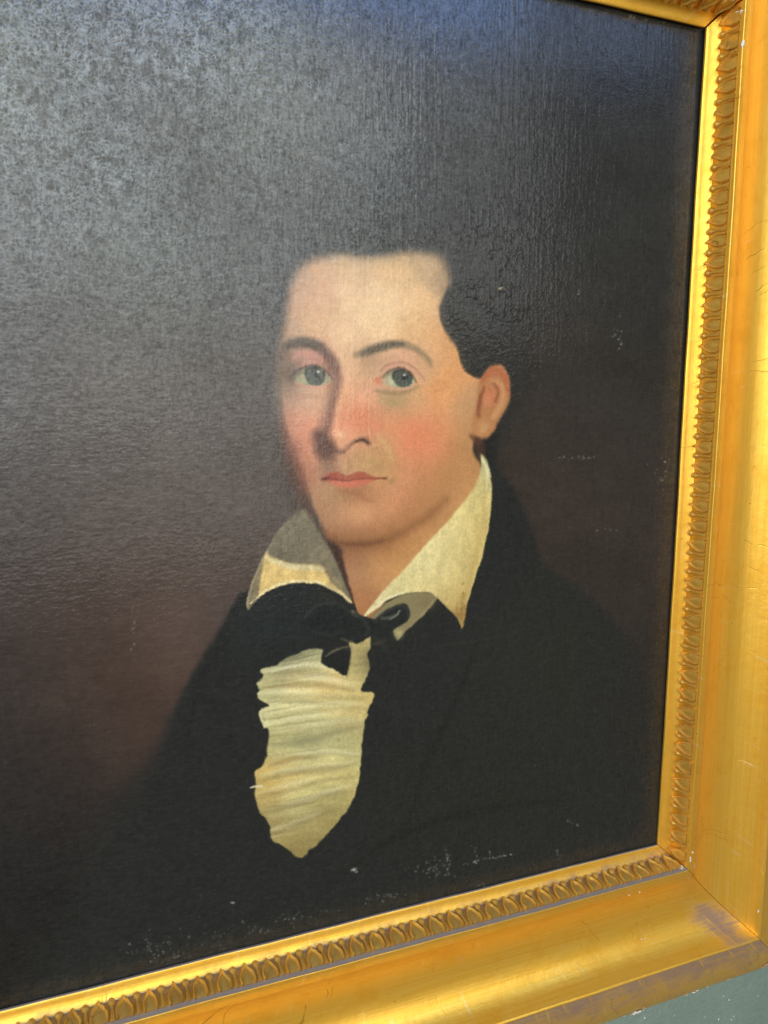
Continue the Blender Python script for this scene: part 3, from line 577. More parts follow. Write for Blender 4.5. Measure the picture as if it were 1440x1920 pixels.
# ------------------------------------------------------------------ materials
def make_wall():
    m, nt, b = new_mat('sage_wall_paint'); g = G(nt)
    p = g.coord()
    n_ = g.noise(p, 9, 4, .6)
    c = g.mix(g.ramp(n_, .35, .7), (0.205, 0.265, 0.20, 1), (0.24, 0.305, 0.232, 1))
    fine = g.noise(p, 420, 2, .6)
    c = g.mix(g.ramp(fine, .45, .62, 0, .35), c, (0.15, 0.205, 0.17, 1))
    v = g.voronoi(g.coord((1, 1, .8), (0, .6, 0)), 150)
    big = g.noise(p, 60, 2, .5)
    spk = g.math('MULTIPLY', g.ramp(v.outputs['Distance'], .10, .22, 1, 0), g.ramp(big, .50, .60))
    c = g.mix(spk, c, (0.72, 0.78, 0.72, 1))
    g.set(b.inputs['Base Color'], c); b.inputs['Roughness'].default_value = .45
    scuff = g.noise(g.coord((1, 1, 3.5), (0, .5, 0)), 34, 4, .7)
    c = g.mix(g.ramp(scuff, .56, .74, 0, .35), c, (0.30, 0.36, 0.30, 1))
    hh = g.math('ADD', g.math('ADD', g.math('MULTIPLY', fine, .6), g.math('MULTIPLY', g.noise(p, 130, 3, .6), 1.2)), spk)
    g.set(b.inputs['Base Color'], c); g.set(b.inputs['Normal'], g.bump(hh, .0008, .9))
    return m

def make_gilt(name, ornament=False):
    m, nt, b = new_mat(name); g = G(nt)
    A_, B_, C_, METAL = ((0.78, 0.44, 0.065, 1), (0.86, 0.53, 0.11, 1), (0.50, 0.25, 0.030, 1), .50) if ornament else (GOLD_A, GOLD_B, GOLD_C, .68)
    p = g.coord()
    geo = g.tc
    wear = g.attr('wear'); along = g.attr('along'); sec = g.attr('section')
    streak_v = g.n('ShaderNodeCombineXYZ'); g.set(streak_v.inputs[0], g.math('MULTIPLY', along, 9.0)); g.set(streak_v.inputs[1], g.math('MULTIPLY', sec, 420.0))
    streak = g.noise(streak_v.outputs[0], 1.0, 4, .6)
    cross_v = g.n('ShaderNodeCombineXYZ'); g.set(cross_v.inputs[0], g.math('MULTIPLY', along, 240.0)); g.set(cross_v.inputs[1], g.math('MULTIPLY', sec, 26.0))
    cross = g.noise(cross_v.outputs[0], 1.0, 3, .55)
    blot = g.noise(p, 38, 4, .6)
    speck = g.noise(p, 900, 2, .5)
    gold = g.mix(g.ramp(streak, .3, .7), A_, B_)
    gold = g.mix(g.ramp(blot, .45, .75, 0, .5), gold, C_)
    gold = g.mix(g.ramp(cross, .62, .72, 0, .30), gold, (0.93, 0.72, 0.34, 1))
    # rubbed, tarnished leaf: violet-brown clay and old size showing through
    w_ = g.math('ADD', g.math('MULTIPLY', wear, 1.0), g.math('MULTIPLY', g.math('SUBTRACT', g.math('ADD', g.math('MULTIPLY', streak, .6), g.math('MULTIPLY', blot, .6)), .6), 1.6))
    wm = g.math('MULTIPLY', g.ramp(w_, .30, 1.05), g.ramp(wear, .02, .25))
    tarn = g.mix(g.ramp(speck, .35, .65), (0.185, 0.115, 0.095, 1), (0.24, 0.165, 0.15, 1))
    scr = g.ramp(cross, .56, .66)
    wm = g.math('MULTIPLY', wm, g.math('SUBTRACT', 1.0, g.math('MULTIPLY', scr, .5)))
    col = g.mix(g.math('MULTIPLY', wm, .85), gold, tarn)
    # fine age cracks across the member
    cv = g.n('ShaderNodeCombineXYZ'); g.set(cv.inputs[0], g.math('ADD', g.math('MULTIPLY', along, 46.0), g.math('MULTIPLY', g.noise(p, 30, 2, .5), 1.1))); g.set(cv.inputs[1], g.math('MULTIPLY', sec, 3.0))
    vor = g.voronoi(cv.outputs[0], 1.0, 'DISTANCE_TO_EDGE')
    crack = g.math('MULTIPLY', g.ramp(vor.outputs['Distance'], .0, .012, 1, 0), g.ramp(g.noise(p, 22, 3, .6), .52, .66))
    col = g.mix(g.math('MULTIPLY', crack, .55), col, (0.16, 0.075, 0.012, 1))
    # dust lying on what faces up
    up = g.n('ShaderNodeSeparateXYZ'); g.set(up.inputs[0], geo.outputs['True Normal'])
    du = g.math('MULTIPLY', g.ramp(up.outputs[2], .45, .8), g.math('MULTIPLY', g.attr('dust'), g.ramp(g.noise(p, 160, 3, .6), .2, .5, .72, 1)))
    du = g.math('MULTIPLY', du, DUST)
    col = g.mix(du, col, (0.235, 0.215, 0.215, 1))
    # pits and dark fly specks
    pit = g.voronoi(p, 120)
    pm = g.math('MULTIPLY', g.ramp(pit.outputs['Distance'], .05, .09, 1, 0), g.ramp(g.noise(p, 55, 1, .5), .60, .64))
    col = g.mix(g.math('MULTIPLY', pm, .8), col, (0.10, 0.045, 0.015, 1))
    g.set(b.inputs['Base Color'], col)
    dull = g.math('MAXIMUM', du, wm)
    g.set(b.inputs['Metallic'], g.math('SUBTRACT', METAL, g.math('MULTIPLY', dull, METAL - .08)))
    g.set(b.inputs['Roughness'], g.math('ADD', g.math('MULTIPLY', g.math('SUBTRACT', blot, .5), .15), g.math('ADD', ROUGH, g.math('MULTIPLY', dull, .12))))
    hgt = g.math('ADD', g.math('MULTIPLY', streak, .5), g.math('ADD', g.math('MULTIPLY', speck, .25), g.math('SUBTRACT', g.math('MULTIPLY', g.noise(p, 120, 3, .6), .8), g.math('MULTIPLY', crack, .9))))
    g.set(b.inputs['Normal'], g.bump(hgt, .0005, .8 if ornament else .55))
    return m

def make_plain(name, col, rough=.7, spec=.4, bump=None):
    m, nt, b = new_mat(name); g = G(nt); p = g.coord()
    n_ = g.noise(p, 300, 3, .6)
    dk = tuple(c * .6 for c in col[:3]) + (1,)
    g.set(b.inputs['Base Color'], g.mix(g.ramp(n_, .4, .75, 0, .8), col, dk))
    b.inputs['Roughness'].default_value = rough; b.inputs['Specular IOR Level'].default_value = spec
    g.set(b.inputs['Normal'], g.bump(n_, .0006, .8))
    return m

def make_canvas():
    m, nt, b = new_mat('oil_paint_on_linen'); g = G(nt)
    p = g.coord()
    paint = g.attr('paint', 'Color'); film_glare = g.attr('film_glare')
    n1_ = g.noise(p, 700, 2, .6); n2_ = g.noise(p, 34, 3, .6)
    col = g.mix(g.math('MULTIPLY', g.ramp(n1_, .42, .66), .10), paint, (0.02, 0.018, 0.015, 1))
    # bloomed varnish round tiny islands, plus part of the glare put into the colour
    col = g.mix(g.math('MULTIPLY', film_glare, FILM_GLARE), col, (0.42, 0.46, 0.46, 1))
    g.set(b.inputs['Base Color'], col)
    rg = g.math('ADD', CROUGH, g.math('MULTIPLY', g.math('SUBTRACT', n2_, .5), .10))
    g.set(b.inputs['Roughness'], g.math('ADD', g.math('ADD', rg, g.math('MULTIPLY', g.attr('dull'), .30)), g.math('MULTIPLY', film_glare, .10)))
    g.set(b.inputs['Specular IOR Level'], g.math('ADD', g.attr('gloss'), g.math('MULTIPLY', g.math('SUBTRACT', n1_, .5), .5)))
    g.set(b.inputs['Normal'], g.bump(n1_, .00010, .6))
    return m

GOLD_A, GOLD_B, GOLD_C = (0.90, 0.485, 0.045, 1), (0.94, 0.565, 0.080, 1), (0.80, 0.375, 0.018, 1)
ROUGH, DUST = .37, .9
WEAVE, CROUGH, CSPEC, FILM_GLARE = 1.0, .09, .5, .42
M_wall = make_wall(); M_gilt = make_gilt('gilt_leaf'); M_orn = make_gilt('gilt_composition', True)
M_gesso = make_plain('chalky_gesso', (0.78, 0.74, 0.66, 1)); M_bole = make_plain('pale_ochre_ground', (0.52, 0.33, 0.17, 1))
M_board = make_plain('old_pine_backing', (0.035, 0.026, 0.02, 1)); M_canvas = make_canvas()

# ------------------------------------------------------------------ setting: the wall
wall = mesh_obj('wall', [(-2.2, .032, -1.4), (1.9, .032, -1.4), (1.9, .032, 2.2), (-2.2, .032, 2.2), (-2.2, .14, -1.4), (1.9, .14, -1.4), (1.9, .14, 2.2), (-2.2, .14, 2.2)],
                [(0, 1, 2, 3), (5, 4, 7, 6), (4, 5, 1, 0), (3, 2, 6, 7), (4, 0, 3, 7), (1, 5, 6, 2)], M_wall)
wall['kind'] = 'structure'

# ------------------------------------------------------------------ the framed portrait
root = bpy.data.objects.new('framed_portrait', None); link(root)
root.location = (-W / 2, 0, -.17); root.empty_display_size = .05
root['label'] = 'half-length oil portrait of a dark-coated sitter in a wide gilded frame'
root['category'] = 'painting'
OFF = Vector(root.location)

def add(name, verts, faces, mat, parent=None, **k):
    """mesh given in room coordinates, parented below the portrait"""
    par = parent or root
    o = mesh_obj(name, np.asarray(verts, float) - np.array(OFF), faces, mat, par, **k)
    return o

# ---- canvas: dense sheet, finer over the head, pigment per vertex
GRID = .00062
xs = np.linspace(-W - .006, .006, int((W + .012) / GRID)); zs = np.linspace(-.006, H + .006, int((H + .012) / GRID))
cx, cz = np.meshgrid(xs, zs)
HM = np.array([[2122.382, -115.2567, 1230.3245], [370.3048, -2069.278, 1581.0296], [0.4784965, -0.1749685, 1.0]])   # STUDY grid
q = np.stack([cx, cz, np.ones_like(cx)], -1) @ HM.T
ux, uy = q[..., 0] / q[..., 2] - X0, q[..., 1] / q[..., 2] - Y0
# hand tremor: the drawing never follows a ruler
wobx = upsample(vnoise(PH // 4, PW // 4, 3, 3, 71), PH, PW, 4); woby = upsample(vnoise(PH // 4, PW // 4, 3, 3, 72), PH, PW, 4)
def sample(img, u, v):
    u = np.clip(u, 0, img.shape[1] - 1.01); v = np.clip(v, 0, img.shape[0] - 1.01)
    i = v.astype(int); j = u.astype(int); fy = v - i; fx = u - j
    if img.ndim == 3: fy = fy[..., None]; fx = fx[..., None]
    return (img[i, j] * (1 - fx) + img[i, j + 1] * fx) * (1 - fy) + (img[i + 1, j] * (1 - fx) + img[i + 1, j + 1] * fx) * fy
dx_, dy_ = sample(wobx, ux, uy), sample(woby, ux, uy)
fine_n = rng.normal(0, .5, ux.shape)
srgb = np.clip(sample(PIC, ux + 2.2 * dx_ + fine_n, uy + 2.2 * dy_ + rng.normal(0, .5, ux.shape)), 0, 255) / 255
lin = np.where(srgb <= .04045, srgb / 12.92, ((srgb + .055) / 1.055) ** 2.4) * np.array(PIGMENT)
gu, gv = ux + X0, uy + Y0
def bump2(x, y, sx_, sy_): return np.exp(-(((gu - x) / sx_) ** 2 + ((gv - y) / sy_) ** 2))
crackle = np.clip(bump2(930, 560, 110, 120) + bump2(960, 800, 70, 80) + .8 * bump2(700, 435, 170, 45) + .7 * bump2(960, 430, 120, 60) + .35 * bump2(1010, 900, 80, 80) + .25 * bump2(1100, 300, 250, 250), 0, 1)
bloom_glare = np.clip(1.3 * bump2(150, 110, 560, 430), 0, 1)
weft_a = np.clip(.22 + .85 * bump2(60, 880, 420, 380) + .6 * bump2(300, 1700, 500, 500) + .3 * bump2(1100, 1000, 300, 500), 0, 1)
nz_, nx_ = cx.shape
topm = np.clip(1.2 * bump2(900, -20, 520, 200), 0, 1); weft_a = weft_a * (1 - topm)
def cells(px_, py_, size, seed):
    """distance to the nearest border between jittered islands (in units of the island size)"""
    r = np.random.default_rng(seed)
    u, v = px_ / size, py_ / size
    u -= u.min() - 1.5; v -= v.min() - 1.5
    jx = r.random((int(v.max()) + 4, int(u.max()) + 4)); jy = r.random(jx.shape)
    iu, iv = u.astype(int), v.astype(int)
    f1 = np.full(u.shape, 9.0); f2 = f1.copy()
    for di in (-1, 0, 1):
        for dj in (-1, 0, 1):
            a_, b_ = iv + di, iu + dj
            d_ = np.hypot(b_ + jx[a_, b_] - u, a_ + jy[a_, b_] - v)
            f2 = np.minimum(f2, np.maximum(f1, d_)); f1 = np.minimum(f1, d_)
    return f2 - f1
N = lambda ax, az, sd: vnoise(nz_, nx_, ax, az, sd)       # noise with cell size in mesh steps
wx_, wz_ = cx + .004 * N(9, 9, 51) + .002 * N(4, 4, 52), cz + .004 * N(9, 9, 53) + .002 * N(4, 4, 54)
edge_c = cells(wx_, wz_, .0078, 61)
ridge = sstep(1 - edge_c / .16) * crackle * sstep((N(13, 13, 55) + .12) / .25)
jx_, jz_ = .0030 * N(3, 3, 56) + .0050 * N(9, 9, 90), .0030 * N(3, 3, 57) + .0050 * N(9, 9, 91)
film_e = np.maximum(sstep(1 - cells(cx + jx_, cz + jz_, .0034, 62) / .40) * sstep((N(7, 7, 92) + .32) / .4), .8 * sstep(1 - cells(cx + jz_, cz - jx_, .0058, 93) / .22) * sstep((N(8, 8, 94) + .1) / .3))
patch = np.clip(.66 + .85 * (N(110, 90, 58) + .5 * N(40, 36, 59) + .25 * N(8, 8, 95)), 0, 1.4)
grain = sstep((N(1.7, 1.7, 60) + .5 * N(3.3, 3.3, 96) - .12) / .25)
film_glare = np.clip((.75 * film_e + .55 * grain) * bloom_glare * patch, 0, 1)  # varnish haze, with some of the upper-left glare painted in
warp = N(2.0, 22, 63) + .8 * N(3.1, 60, 64) + .8 * sstep((N(2.6, 42, 65) - .18) / .3)      # upright threads
weft = 1.0 * N(9, 1.7, 66) + .45 * N(34, 2.2, 67) + .5 * sstep((N(20, 2.0, 68) - .20) / .3)      # lying threads
lumps = 1.0 * N(1.8, 1.8, 69) + .55 * N(4, 4, 70) + .3 * N(11, 11, 73)
relief = WEAVE * (warp * (1.05 - weft_a) * .8 + weft * (.04 + .96 * weft_a) * .72) * .000062 + lumps * .000062 * (1 - .8 * topm) + ridge * .00013 + film_e * bloom_glare * .000012
yy = .0028 + .0034 * cz / H - relief
# slack cloth: very shallow undulation and the old stretcher-bar mark near the edge
yy = yy + .00025 * np.sin(9 * cx + 3) * np.sin(7 * cz) + .00007 * np.exp(-((cx + .055 + .002 * N(40, 90, 74)) / .004) ** 2) + .00010 * np.exp(-((cz - .05) / .003) ** 2)
me = bpy.data.meshes.new('canvas')
nv = nz_ * nx_; nf = (nz_ - 1) * (nx_ - 1)
me.vertices.add(nv)
co = np.stack([cx - OFF.x, yy - OFF.y, cz - OFF.z], -1).reshape(-1).astype(np.float32); me.vertices.foreach_set('co', co)
idx = np.arange(nv).reshape(nz_, nx_)
quads = np.stack([idx[:-1, :-1], idx[:-1, 1:], idx[1:, 1:], idx[1:, :-1]], -1).reshape(-1)
me.loops.add(nf * 4); me.loops.foreach_set('vertex_index', quads.astype(np.int32))
me.polygons.add(nf); me.polygons.foreach_set('loop_start', np.arange(0, nf * 4, 4, dtype=np.int32))
me.polygons.foreach_set('use_smooth', np.ones(nf, bool))
me.update(calc_edges=True)
lum_ = lin.mean(-1)
short = N(1.5, 6, 102) * (1.2 - weft_a) + N(6, 1.5, 103) * (.5 + .7 * weft_a)
lin = lin * (1 + (.075 + .17 * np.exp(-lum_ / .06)) * (.25 * warp + .25 * weft + 1.0 * short + .8 * N(1.6, 1.6, 97)))[..., None]
dull = np.clip(1 - (-cx) / .035, 0, 1) + np.clip(1 - cz / .028, 0, 1); dull = np.clip(dull * (.8 + .8 * N(20, 20, 98)) + .14 * (1 - topm), 0, 1)
gloss = np.clip(.5 + .30 * short + .30 * N(1.5, 1.5, 99) + .10 * N(3.2, 3.2, 101) + .06 * warp * (1.05 - weft_a) + .08 * weft * weft_a + .13 * bloom_glare * (film_e - .35) - .25 * ridge, .12, 1.0)
rgba = np.concatenate([np.clip(lin, 0, 1), np.ones(lin.shape[:2] + (1,))], -1).reshape(-1).astype(np.float32)
at = me.attributes.new('paint', 'FLOAT_COLOR', 'POINT'); at.data.foreach_set('color', rgba)
for nm, arr in (('film_glare', film_glare), ('dull', dull), ('gloss', gloss)):
    at = me.attributes.new(nm, 'FLOAT', 'POINT'); at.data.foreach_set('value', arr.reshape(-1).astype(np.float32))
me.materials.append(M_canvas)
canvas = link(bpy.data.objects.new('canvas', me), root)
canvas['label'] = 'dark oil painting on linen showing a sitter with white collar and ruffled shirt'
# board behind the canvas
def box(x0, x1, y0, y1, z0, z1):
    v = [(x0, y0, z0), (x1, y0, z0), (x1, y1, z0), (x0, y1, z0), (x0, y0, z1), (x1, y0, z1), (x1, y1, z1), (x0, y1, z1)]
    return v, [(0, 3, 2, 1), (4, 5, 6, 7), (0, 1, 5, 4), (1, 2, 6, 5), (2, 3, 7, 6), (3, 0, 4, 7)]
v_, f_ = box(-W - .03, .03, .0085, .024, -.03, H + .03)
add('backing_board', v_, f_, M_board)

# ---- frame mouldings.  section: (s outward from the sight edge, h towards the viewer)
def bez(p0, p1, p2, n):
    t = np.linspace(0, 1, n)[:, None]; p0, p1, p2 = map(np.array, (p0, p1, p2))
    return (p0 * (1 - t) ** 2 + 2 * p1 * t * (1 - t) + p2 * t * t).tolist()
LIP = [(.0004, -.0024), (0, -.0020), (0, -.0004), (.0004, 0)] + bez((.0010, .0003), (.0080, .0010), (.0113, .0048), 8) + [(.0117, .0053)]
LIPB = [(.0150, .0040), (.0150, -.0024)]
BAND = bez((.0112, .0044), (.0118, .0140), (.0136, .0228), 8)
TOP = [(.0138, .0233), (.0140, .0236), (.0143, .0258), (.0146, .0263), (.0152, .0265), (.0258, .0236), (.0266, .0228)]
def cubic(p0, p1, p2, p3, n):
    t = np.linspace(0, 1, n)[:, None]; p0, p1, p2, p3 = map(np.array, (p0, p1, p2, p3))
    return (p0 * (1 - t) ** 3 + 3 * p1 * t * (1 - t) ** 2 + 3 * p2 * t * t * (1 - t) + p3 * t ** 3).tolist()
COVE = cubic((.0270, .0222), (.0460, .0055), (.0860, -.0010), (.1016, .0326), 26)
RIM = [(.1022, .0334), (.1026, .0345), (.1034, .0353), (.1045, .0357), (.1056, .0353), (.1064, .0344), (.1067, .0330), (.1069, .0312), (.1078, .0304)]
OUT = bez((.1090, .0304), (.1440, .0270), (.1675, .0075), 10) + [(.1687, .0050), (.1690, .0), (.1680, -.030)]
BACK = [(.0150, -.030), (.0150, .0040)]
def place(rail, s, h, k):
    """k runs 0..1 along the member"""
    if rail == 'right': return (s, -h, -s + k * (H + 2 * s))
    if rail == 'left': return (-W - s, -h, -s + k * (H + 2 * s))
    if rail == 'bottom': return (-W - s + k * (W + 2 * s), -h, -s)
    return (-W - s + k * (W + 2 * s), -h, H + s)
LEN = {'right': H, 'left': H, 'bottom': W, 'top': W}
GAP = {'right': (.00025, .0002), 'left': (.0003, .0003), 'bottom': (.0003, .00035), 'top': (.0003, .0021)}
def wear_of(rail, s, k):
    x = -W - s + k * (W + 2 * s)
    w = .13
    if .03 < s < .1: w = .13 + .22 * math.exp(-(k / .12) ** 2) * (rail == 'right')
    if rail == 'bottom':
        if s < .0125: w = .12 + .55 * min(1, max(0, (s - .002) / .006)) * (.45 + .55 * k)
        elif .1068 < s: w = .50 + .55 * max(0, 1 - max(0, s - .108) / .045)
        elif .055 < s < .104: w = .05 + .85 * math.exp(-((x - s + .022) / .026) ** 2) * min(1, (s - .045) / .03)
        else: w = .06
    elif rail == 'right':
        if s < .0125: w = .10 + .2 * math.exp(-((k - .98) / .05) ** 2)
        elif s > .1: w = .35
    elif rail == 'top':
        w = .12
    return w
def dust_of(rail, s, h):
    if rail != 'bottom': return 0.0
    if s < .001: return 1.0
    if .0135 < s < .0147: return 1.0
    if .0105 < s <= .0135: return .95 * max(0, 1 - (h - .0044) / .012)
    return 0.0
SEGS = 90
def moulding(name, rail, sec, closed_with, parent, mat, seed):
    r = random.Random(seed); full = sec + closed_with; n = len(full)
    ph = [r.uniform(0, 6.28) for _ in range(6)]
    L = LEN[rail]; g0, g1 = GAP[rail]
    V, F, at_w, at_a, at_s, at_d = [], [], [], [], [], []
    acc = [0.0]
    for i in range(1, n): acc.append(acc[-1] + math.dist(full[i], full[i - 1]))
    for j in range(SEGS + 1):
        k = j / SEGS
        wob = .00022 * math.sin(7 * k + ph[0]) + .00012 * math.sin(23 * k + ph[1]) + .00008 * math.sin(61 * k + ph[2])
        for i, (s, h) in enumerate(full):
            tot = L + 2 * s
            kk = (g0 + k * (tot - g0 - g1)) / tot
            ws = wob if i < len(sec) else 0
            V.append(place(rail, s + ws * .5, h + ws, kk))
            at_w.append(wear_of(rail, s, k)); at_d.append(dust_of(rail, s, h)); at_a.append(k * L + ph[3]); at_s.append(acc[i] + ph[4])
    for j in range(SEGS):
        for i in range(n):
            i2 = (i + 1) % n
            a_, b_, c_, d_ = j * n + i, j * n + i2, (j + 1) * n + i2, (j + 1) * n + i
            F.append((a_, b_, c_, d_) if rail in ('right', 'top') else (d_, c_, b_, a_))
    c0 = tuple(range(n)); c1 = tuple(range(SEGS * n, SEGS * n + n))
    F += [tuple(reversed(c0)), c1] if rail in ('right', 'top') else [c0, tuple(reversed(c1))]
    o = add(name, V, F, mat, parent, attrs={'dust': at_d, 'wear': at_w, 'along': at_a, 'section': at_s})
    return o

def shade_smooth_by_angle(o, deg=32):
    import bmesh
    bm = bmesh.new(); bm.from_mesh(o.data); bmesh.ops.recalc_face_normals(bm, faces=bm.faces)
    lim = math.radians(deg)
    for e in bm.edges:
        if len(e.link_faces) == 2: e.smooth = e.calc_face_angle(3.2) < lim
    for f in bm.faces: f.smooth = True
    bm.to_mesh(o.data); bm.free()

DESC = {'right': 'gilded frame side with bright hollow and cracked gold leaf', 'bottom': 'gilded lower frame side with dusty ledge and rubbed violet-brown edge',
        'top': 'gilded upper frame side, its corner joint open', 'left': 'gilded frame side beyond the dark background'}
rails = {}
for si, rail in enumerate(('right', 'bottom', 'top', 'left')):
    o = moulding('frame_rail', rail, BAND + TOP + COVE + RIM + OUT, BACK, None, M_gilt, 10 + si)
    shade_smooth_by_angle(o); o['label'] = DESC[rail]; rails[rail] = o
    l_ = moulding('sight_lip', rail, LIP, LIPB, o, M_gilt, 20 + si); shade_smooth_by_angle(l_)

# ---- cast ornament: pointed leaves with a bead and dart between them
def band_frame(v):
    """point and outward normal on the ornament band, v = 0 at the sight lip .. 1 at the fillet"""
    p0, p1, p2 = (.0108, .0036), (.0112, .0140), (.0136, .0230)
    s = p0[0] * (1 - v) ** 2 + 2 * p1[0] * v * (1 - v) + p2[0] * v * v; h = p0[1] * (1 - v) ** 2 + 2 * p1[1] * v * (1 - v) + p2[1] * v * v
    ts = 2 * ((p1[0] - p0[0]) * (1 - v) + (p2[0] - p1[0]) * v); th = 2 * ((p1[1] - p0[1]) * (1 - v) + (p2[1] - p1[1]) * v)
    L = math.hypot(ts, th); return (s, h), (-th / L, ts / L)
PITCH = .0179
def leaf_shape(variant):
    """rings of (a along rail in metres, v, lift)"""
    r = random.Random(variant); out = []
    half = .0064 * r.uniform(.88, 1.06)
    prof = [(1.0, .86), (.82, 1.0), (.62, .97), (.42, .78), (.24, .48), (.10, .20)]
    prof = [(v + (r.uniform(-.03, .03) if v < .99 else 0), w * r.uniform(.93, 1.05)) for v, w in prof]
    loop = [(-half * w, v) for v, w in prof] + [(r.uniform(-.0004, .0004), .0)] + [(half * w, v) for v, w in reversed(prof)]
    c = (0, .62)
    def ring(f, lift): return [(a * f, 1 - (1 - v) * (.35 + .65 * f) if f < 1 else v, lift * r.uniform(.72, 1.18)) for a, v in loop]
    rings = [ring(1.0, -.0006), ring(.97, .0026), ring(.86, .0032), ring(.70, .0012), ring(.36, .0019)]
    return rings
def bead_shape(variant):
    r = random.Random(100 + variant); rings = []
    for v, rad in ((-.02, .0008), (.04, .0024), (.13, .0031), (.23, .0025), (.31, .0012), (.46, .0014), (.75, .0020), (1.0, .0018)):
        rings.append((v, rad * r.uniform(.92, 1.08)))
    return rings
def to_local(rail, a, v, lift):
    (s, h), (ns, nh) = band_frame(min(1, max(-.06, v)))
    s += ns * lift; h += nh * lift
    if rail in ('right', 'left'): return ((s if rail == 'right' else -s), -h, a)
    return (a, -h, (-s if rail == 'bottom' else s))
leaf_meshes, bead_meshes = {}, {}
for rail in rails:
    for k in range(7):
        rings = leaf_shape(k); n = len(rings[0]); V = [to_local(rail, a, v, l) for rg in rings for a, v, l in rg]; F = []
        for i in range(len(rings) - 1):
            for j in range(n - 1):
                F.append((i * n + j, i * n + j + 1, (i + 1) * n + j + 1, (i + 1) * n + j))
        last = (len(rings) - 1) * n
        F.append(tuple(range(last, last + n)))
        V2 = V
        def fin(nm, V2, F, smooth_deg):
            import bmesh
            mm = bpy.data.meshes.new(nm); mm.from_pydata(V2, [], F); mm.update()
            bm = bmesh.new(); bm.from_mesh(mm); bmesh.ops.recalc_face_normals(bm, faces=bm.faces)
            nrm = sum((f.normal * f.calc_area() for f in bm.faces), Vector())
            want = {'right': Vector((-1, -.3, 0)), 'left': Vector((1, -.3, 0)), 'bottom': Vector((0, -.3, 1)), 'top': Vector((0, -.3, -1))}[rail]
            if nrm.dot(want) < 0: bmesh.ops.reverse_faces(bm, faces=bm.faces)
            for f in bm.faces: f.smooth = True
            for e in bm.edges:
                if len(e.link_faces) == 2: e.smooth = e.calc_face_angle(3.2) < math.radians(smooth_deg)
            bm.to_mesh(mm); bm.free()
            for an in ('wear', 'along', 'section', 'dust'):
                at_ = mm.attributes.new(an, 'FLOAT', 'POINT')
                at_.data.foreach_set('value', np.full(len(mm.vertices), {'wear': .12, 'along': 1.3, 'section': .2, 'dust': .12}[an], np.float32))
            mm.materials.append(M_orn); return mm
        leaf_meshes[rail, k] = fin('leaf', V2, F, 50)
        V, F = [], []
        bs = bead_shape(k); m_ = 7
        for v, rad in bs:
            for j in range(m_):
                th = math.pi * j / (m_ - 1)
                V.append(to_local(rail, -rad * math.cos(th), v, rad * 1.05 * math.sin(th) - .0002))
        for i in range(len(bs) - 1):
            for j in range(m_ - 1):
                F.append((i * m_ + j, i * m_ + j + 1, (i + 1) * m_ + j + 1, (i + 1) * m_ + j))
        F.append(tuple(range(m_)))
        bead_meshes[rail, k] = fin('bead', V, F, 60)
orn = random.Random(5)
for rail, o in rails.items():
    L = LEN[rail]; lo, hi = (0, H) if rail in ('right', 'left') else (-W, 0)
    cnt = int(round((L + .022) / PITCH)); step = (L + .022) / cnt
    ox = {'right': 0, 'left': -W}.get(rail, 0); oz = {'bottom': 0, 'top': H}.get(rail, 0)
    for i in range(cnt):
        for kind, table, shift in (('leaf', leaf_meshes, .5), ('bead', bead_meshes, 1.0)):
            if kind == 'bead' and i == cnt - 1: continue
            a = lo - .011 + (i + shift) * step
            ob = bpy.data.objects.new(kind, table[rail, orn.randrange(7)])
            pos = Vector((ox, 0, a)) if rail in ('right', 'left') else Vector((a, 0, oz))
            link(ob, o); ob.location = pos - OFF
            sc_ = 1 + orn.uniform(-.05, .05)
            ax = 2 if rail in ('right', 'left') else 0
            ob.scale[ax] = sc_; ob.location[ax] += orn.uniform(-.0004, .0004); ob.scale[1] = 1 + orn.uniform(-.02, .02)
            ob.rotation_euler[0 if ax == 2 else 2] = 0.0

# ---- losses in the gilding: bare gesso
def chip(parent, rail, s, h, k, size_s, size_k, lift, mat, seed, n=11, ns=None):
    """small irregular flake lying on the moulding section at (s, h), along-position k in metres from the member's start (sight)"""
    r = random.Random(seed)
    i0 = min(range(len(SECT) - 1), key=lambda i: (SECT[i][0] - s) ** 2 + (SECT[i][1] - h) ** 2)
    i1 = i0 + 1 if i0 + 1 < len(SECT) else i0
    ts, th = SECT[i1][0] - SECT[i0 - 1][0], SECT[i1][1] - SECT[i0 - 1][1]; Lg = math.hypot(ts, th); ts, th = ts / Lg, th / Lg
    nn_ = (-th, ts)
    lo = 0 if rail in ('right', 'left') else -W
    ring, V = [], []
    def pt(du, dk, l):
        s_, h_ = s + ts * du + nn_[0] * l, h + th * du + nn_[1] * l
        a = lo + k + dk
        return (s_, -h_, a) if rail == 'right' else (a, -h_, -s_) if rail == 'bottom' else (a, -h_, H + s_)
    for j in range(n):
        t = 2 * math.pi * j / n; f = r.uniform(.55, 1.15)
        V.append((math.cos(t) * size_s * f, math.sin(t) * size_k * f))
    P = [pt(a, b, -.0003) for a, b in V] + [pt(a * .9, b * .9, lift * r.uniform(.5, 1)) for a, b in V] + [pt(0, 0, lift * .6)]
    F = [(j, (j + 1) % n, n + (j + 1) % n, n + j) for j in range(n)] + [(n + j, n + (j + 1) % n, 2 * n) for j in range(n)]
    return add('gesso_chip', P, F, mat, parent)
SECT = BAND + TOP + COVE + RIM + OUT
R_, B_, T_ = rails['right'], rails['bottom'], rails['top']
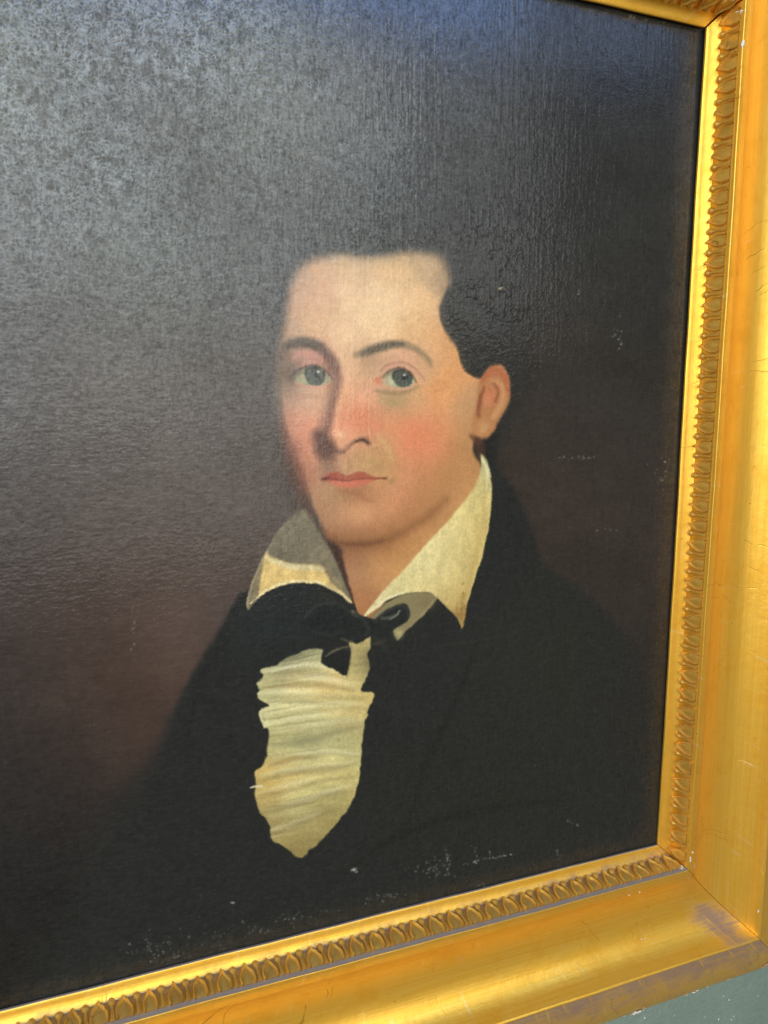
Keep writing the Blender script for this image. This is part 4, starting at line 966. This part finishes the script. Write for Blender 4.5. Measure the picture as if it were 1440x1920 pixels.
chip(R_, 'right', .0146, .0263, .7195, .0016, .0036, .0006, M_gesso, 1)
chip(R_, 'right', .0128, .0215, .745, .0030, .0020, .0012, M_gesso, 2)
chip(T_, 'top', .0128, .0215, W + .004, .0030, .0024, .0012, M_gesso, 3)
chip(B_, 'bottom', .0133, .0222, W + .0095, .0022, .0026, .0016, M_gesso, 4)
chip(R_, 'right', .0160, .0263, -.004, .0009, .0028, .0005, M_gesso, 5)
chip(R_, 'right', .0190, .0255, .002, .0008, .0014, .0004, M_gesso, 6)
chip(R_, 'right', .0240, .0241, -.014, .0010, .0030, .0004, M_bole, 7)
chip(B_, 'bottom', .0262, .0232, W + .019, .0010, .0022, .0004, M_bole, 8)
chip(B_, 'bottom', .0262, .0232, W - .052, .0008, .0010, .0005, M_gesso, 9)
chip(B_, 'bottom', .0262, .0232, W - .040, .0006, .0009, .0005, M_gesso, 10)
chip(B_, 'bottom', .0800, .0185, W - .030, .0005, .0012, .0003, M_gesso, 11)
chip(B_, 'bottom', .0800, .0185, W - .026, .0007, .0006, .0003, M_gesso, 12)
chip(R_, 'right', .1015, .0330, -.075, .0012, .0016, .0006, M_gesso, 13)
chip(R_, 'right', .1056, .0343, -.104, .0010, .0014, .0006, M_gesso, 14)
# broken outer edge of the lower member
edge = random.Random(77)
for i in range(26):
    k = W - .06 + i * .0085 + edge.uniform(-.003, .003)
    chip(B_, 'bottom', .1685 - edge.uniform(0, .002), .0058 + edge.uniform(0, .001), k, edge.uniform(.0008, .0024), edge.uniform(.0012, .0042), .0007, M_gesso if edge.random() < .55 else M_bole, 30 + i)
for (k, s, a, b) in ((W - .024, .1648, .0042, .0050), (W - .018, .1625, .0060, .0016), (W - .032, .1655, .0036, .0024), (W - .028, .1635, .0050, .0012), (W + .142, .158, .006, .010), (W + .150, .150, .004, .008)):
    hh_ = min(SECT, key=lambda q_: abs(q_[0] - s))[1]
    chip(B_, 'bottom', s, hh_, k, a, b, .0006, M_bole if a > .0055 else M_gesso, int(k * 1e4) % 997)
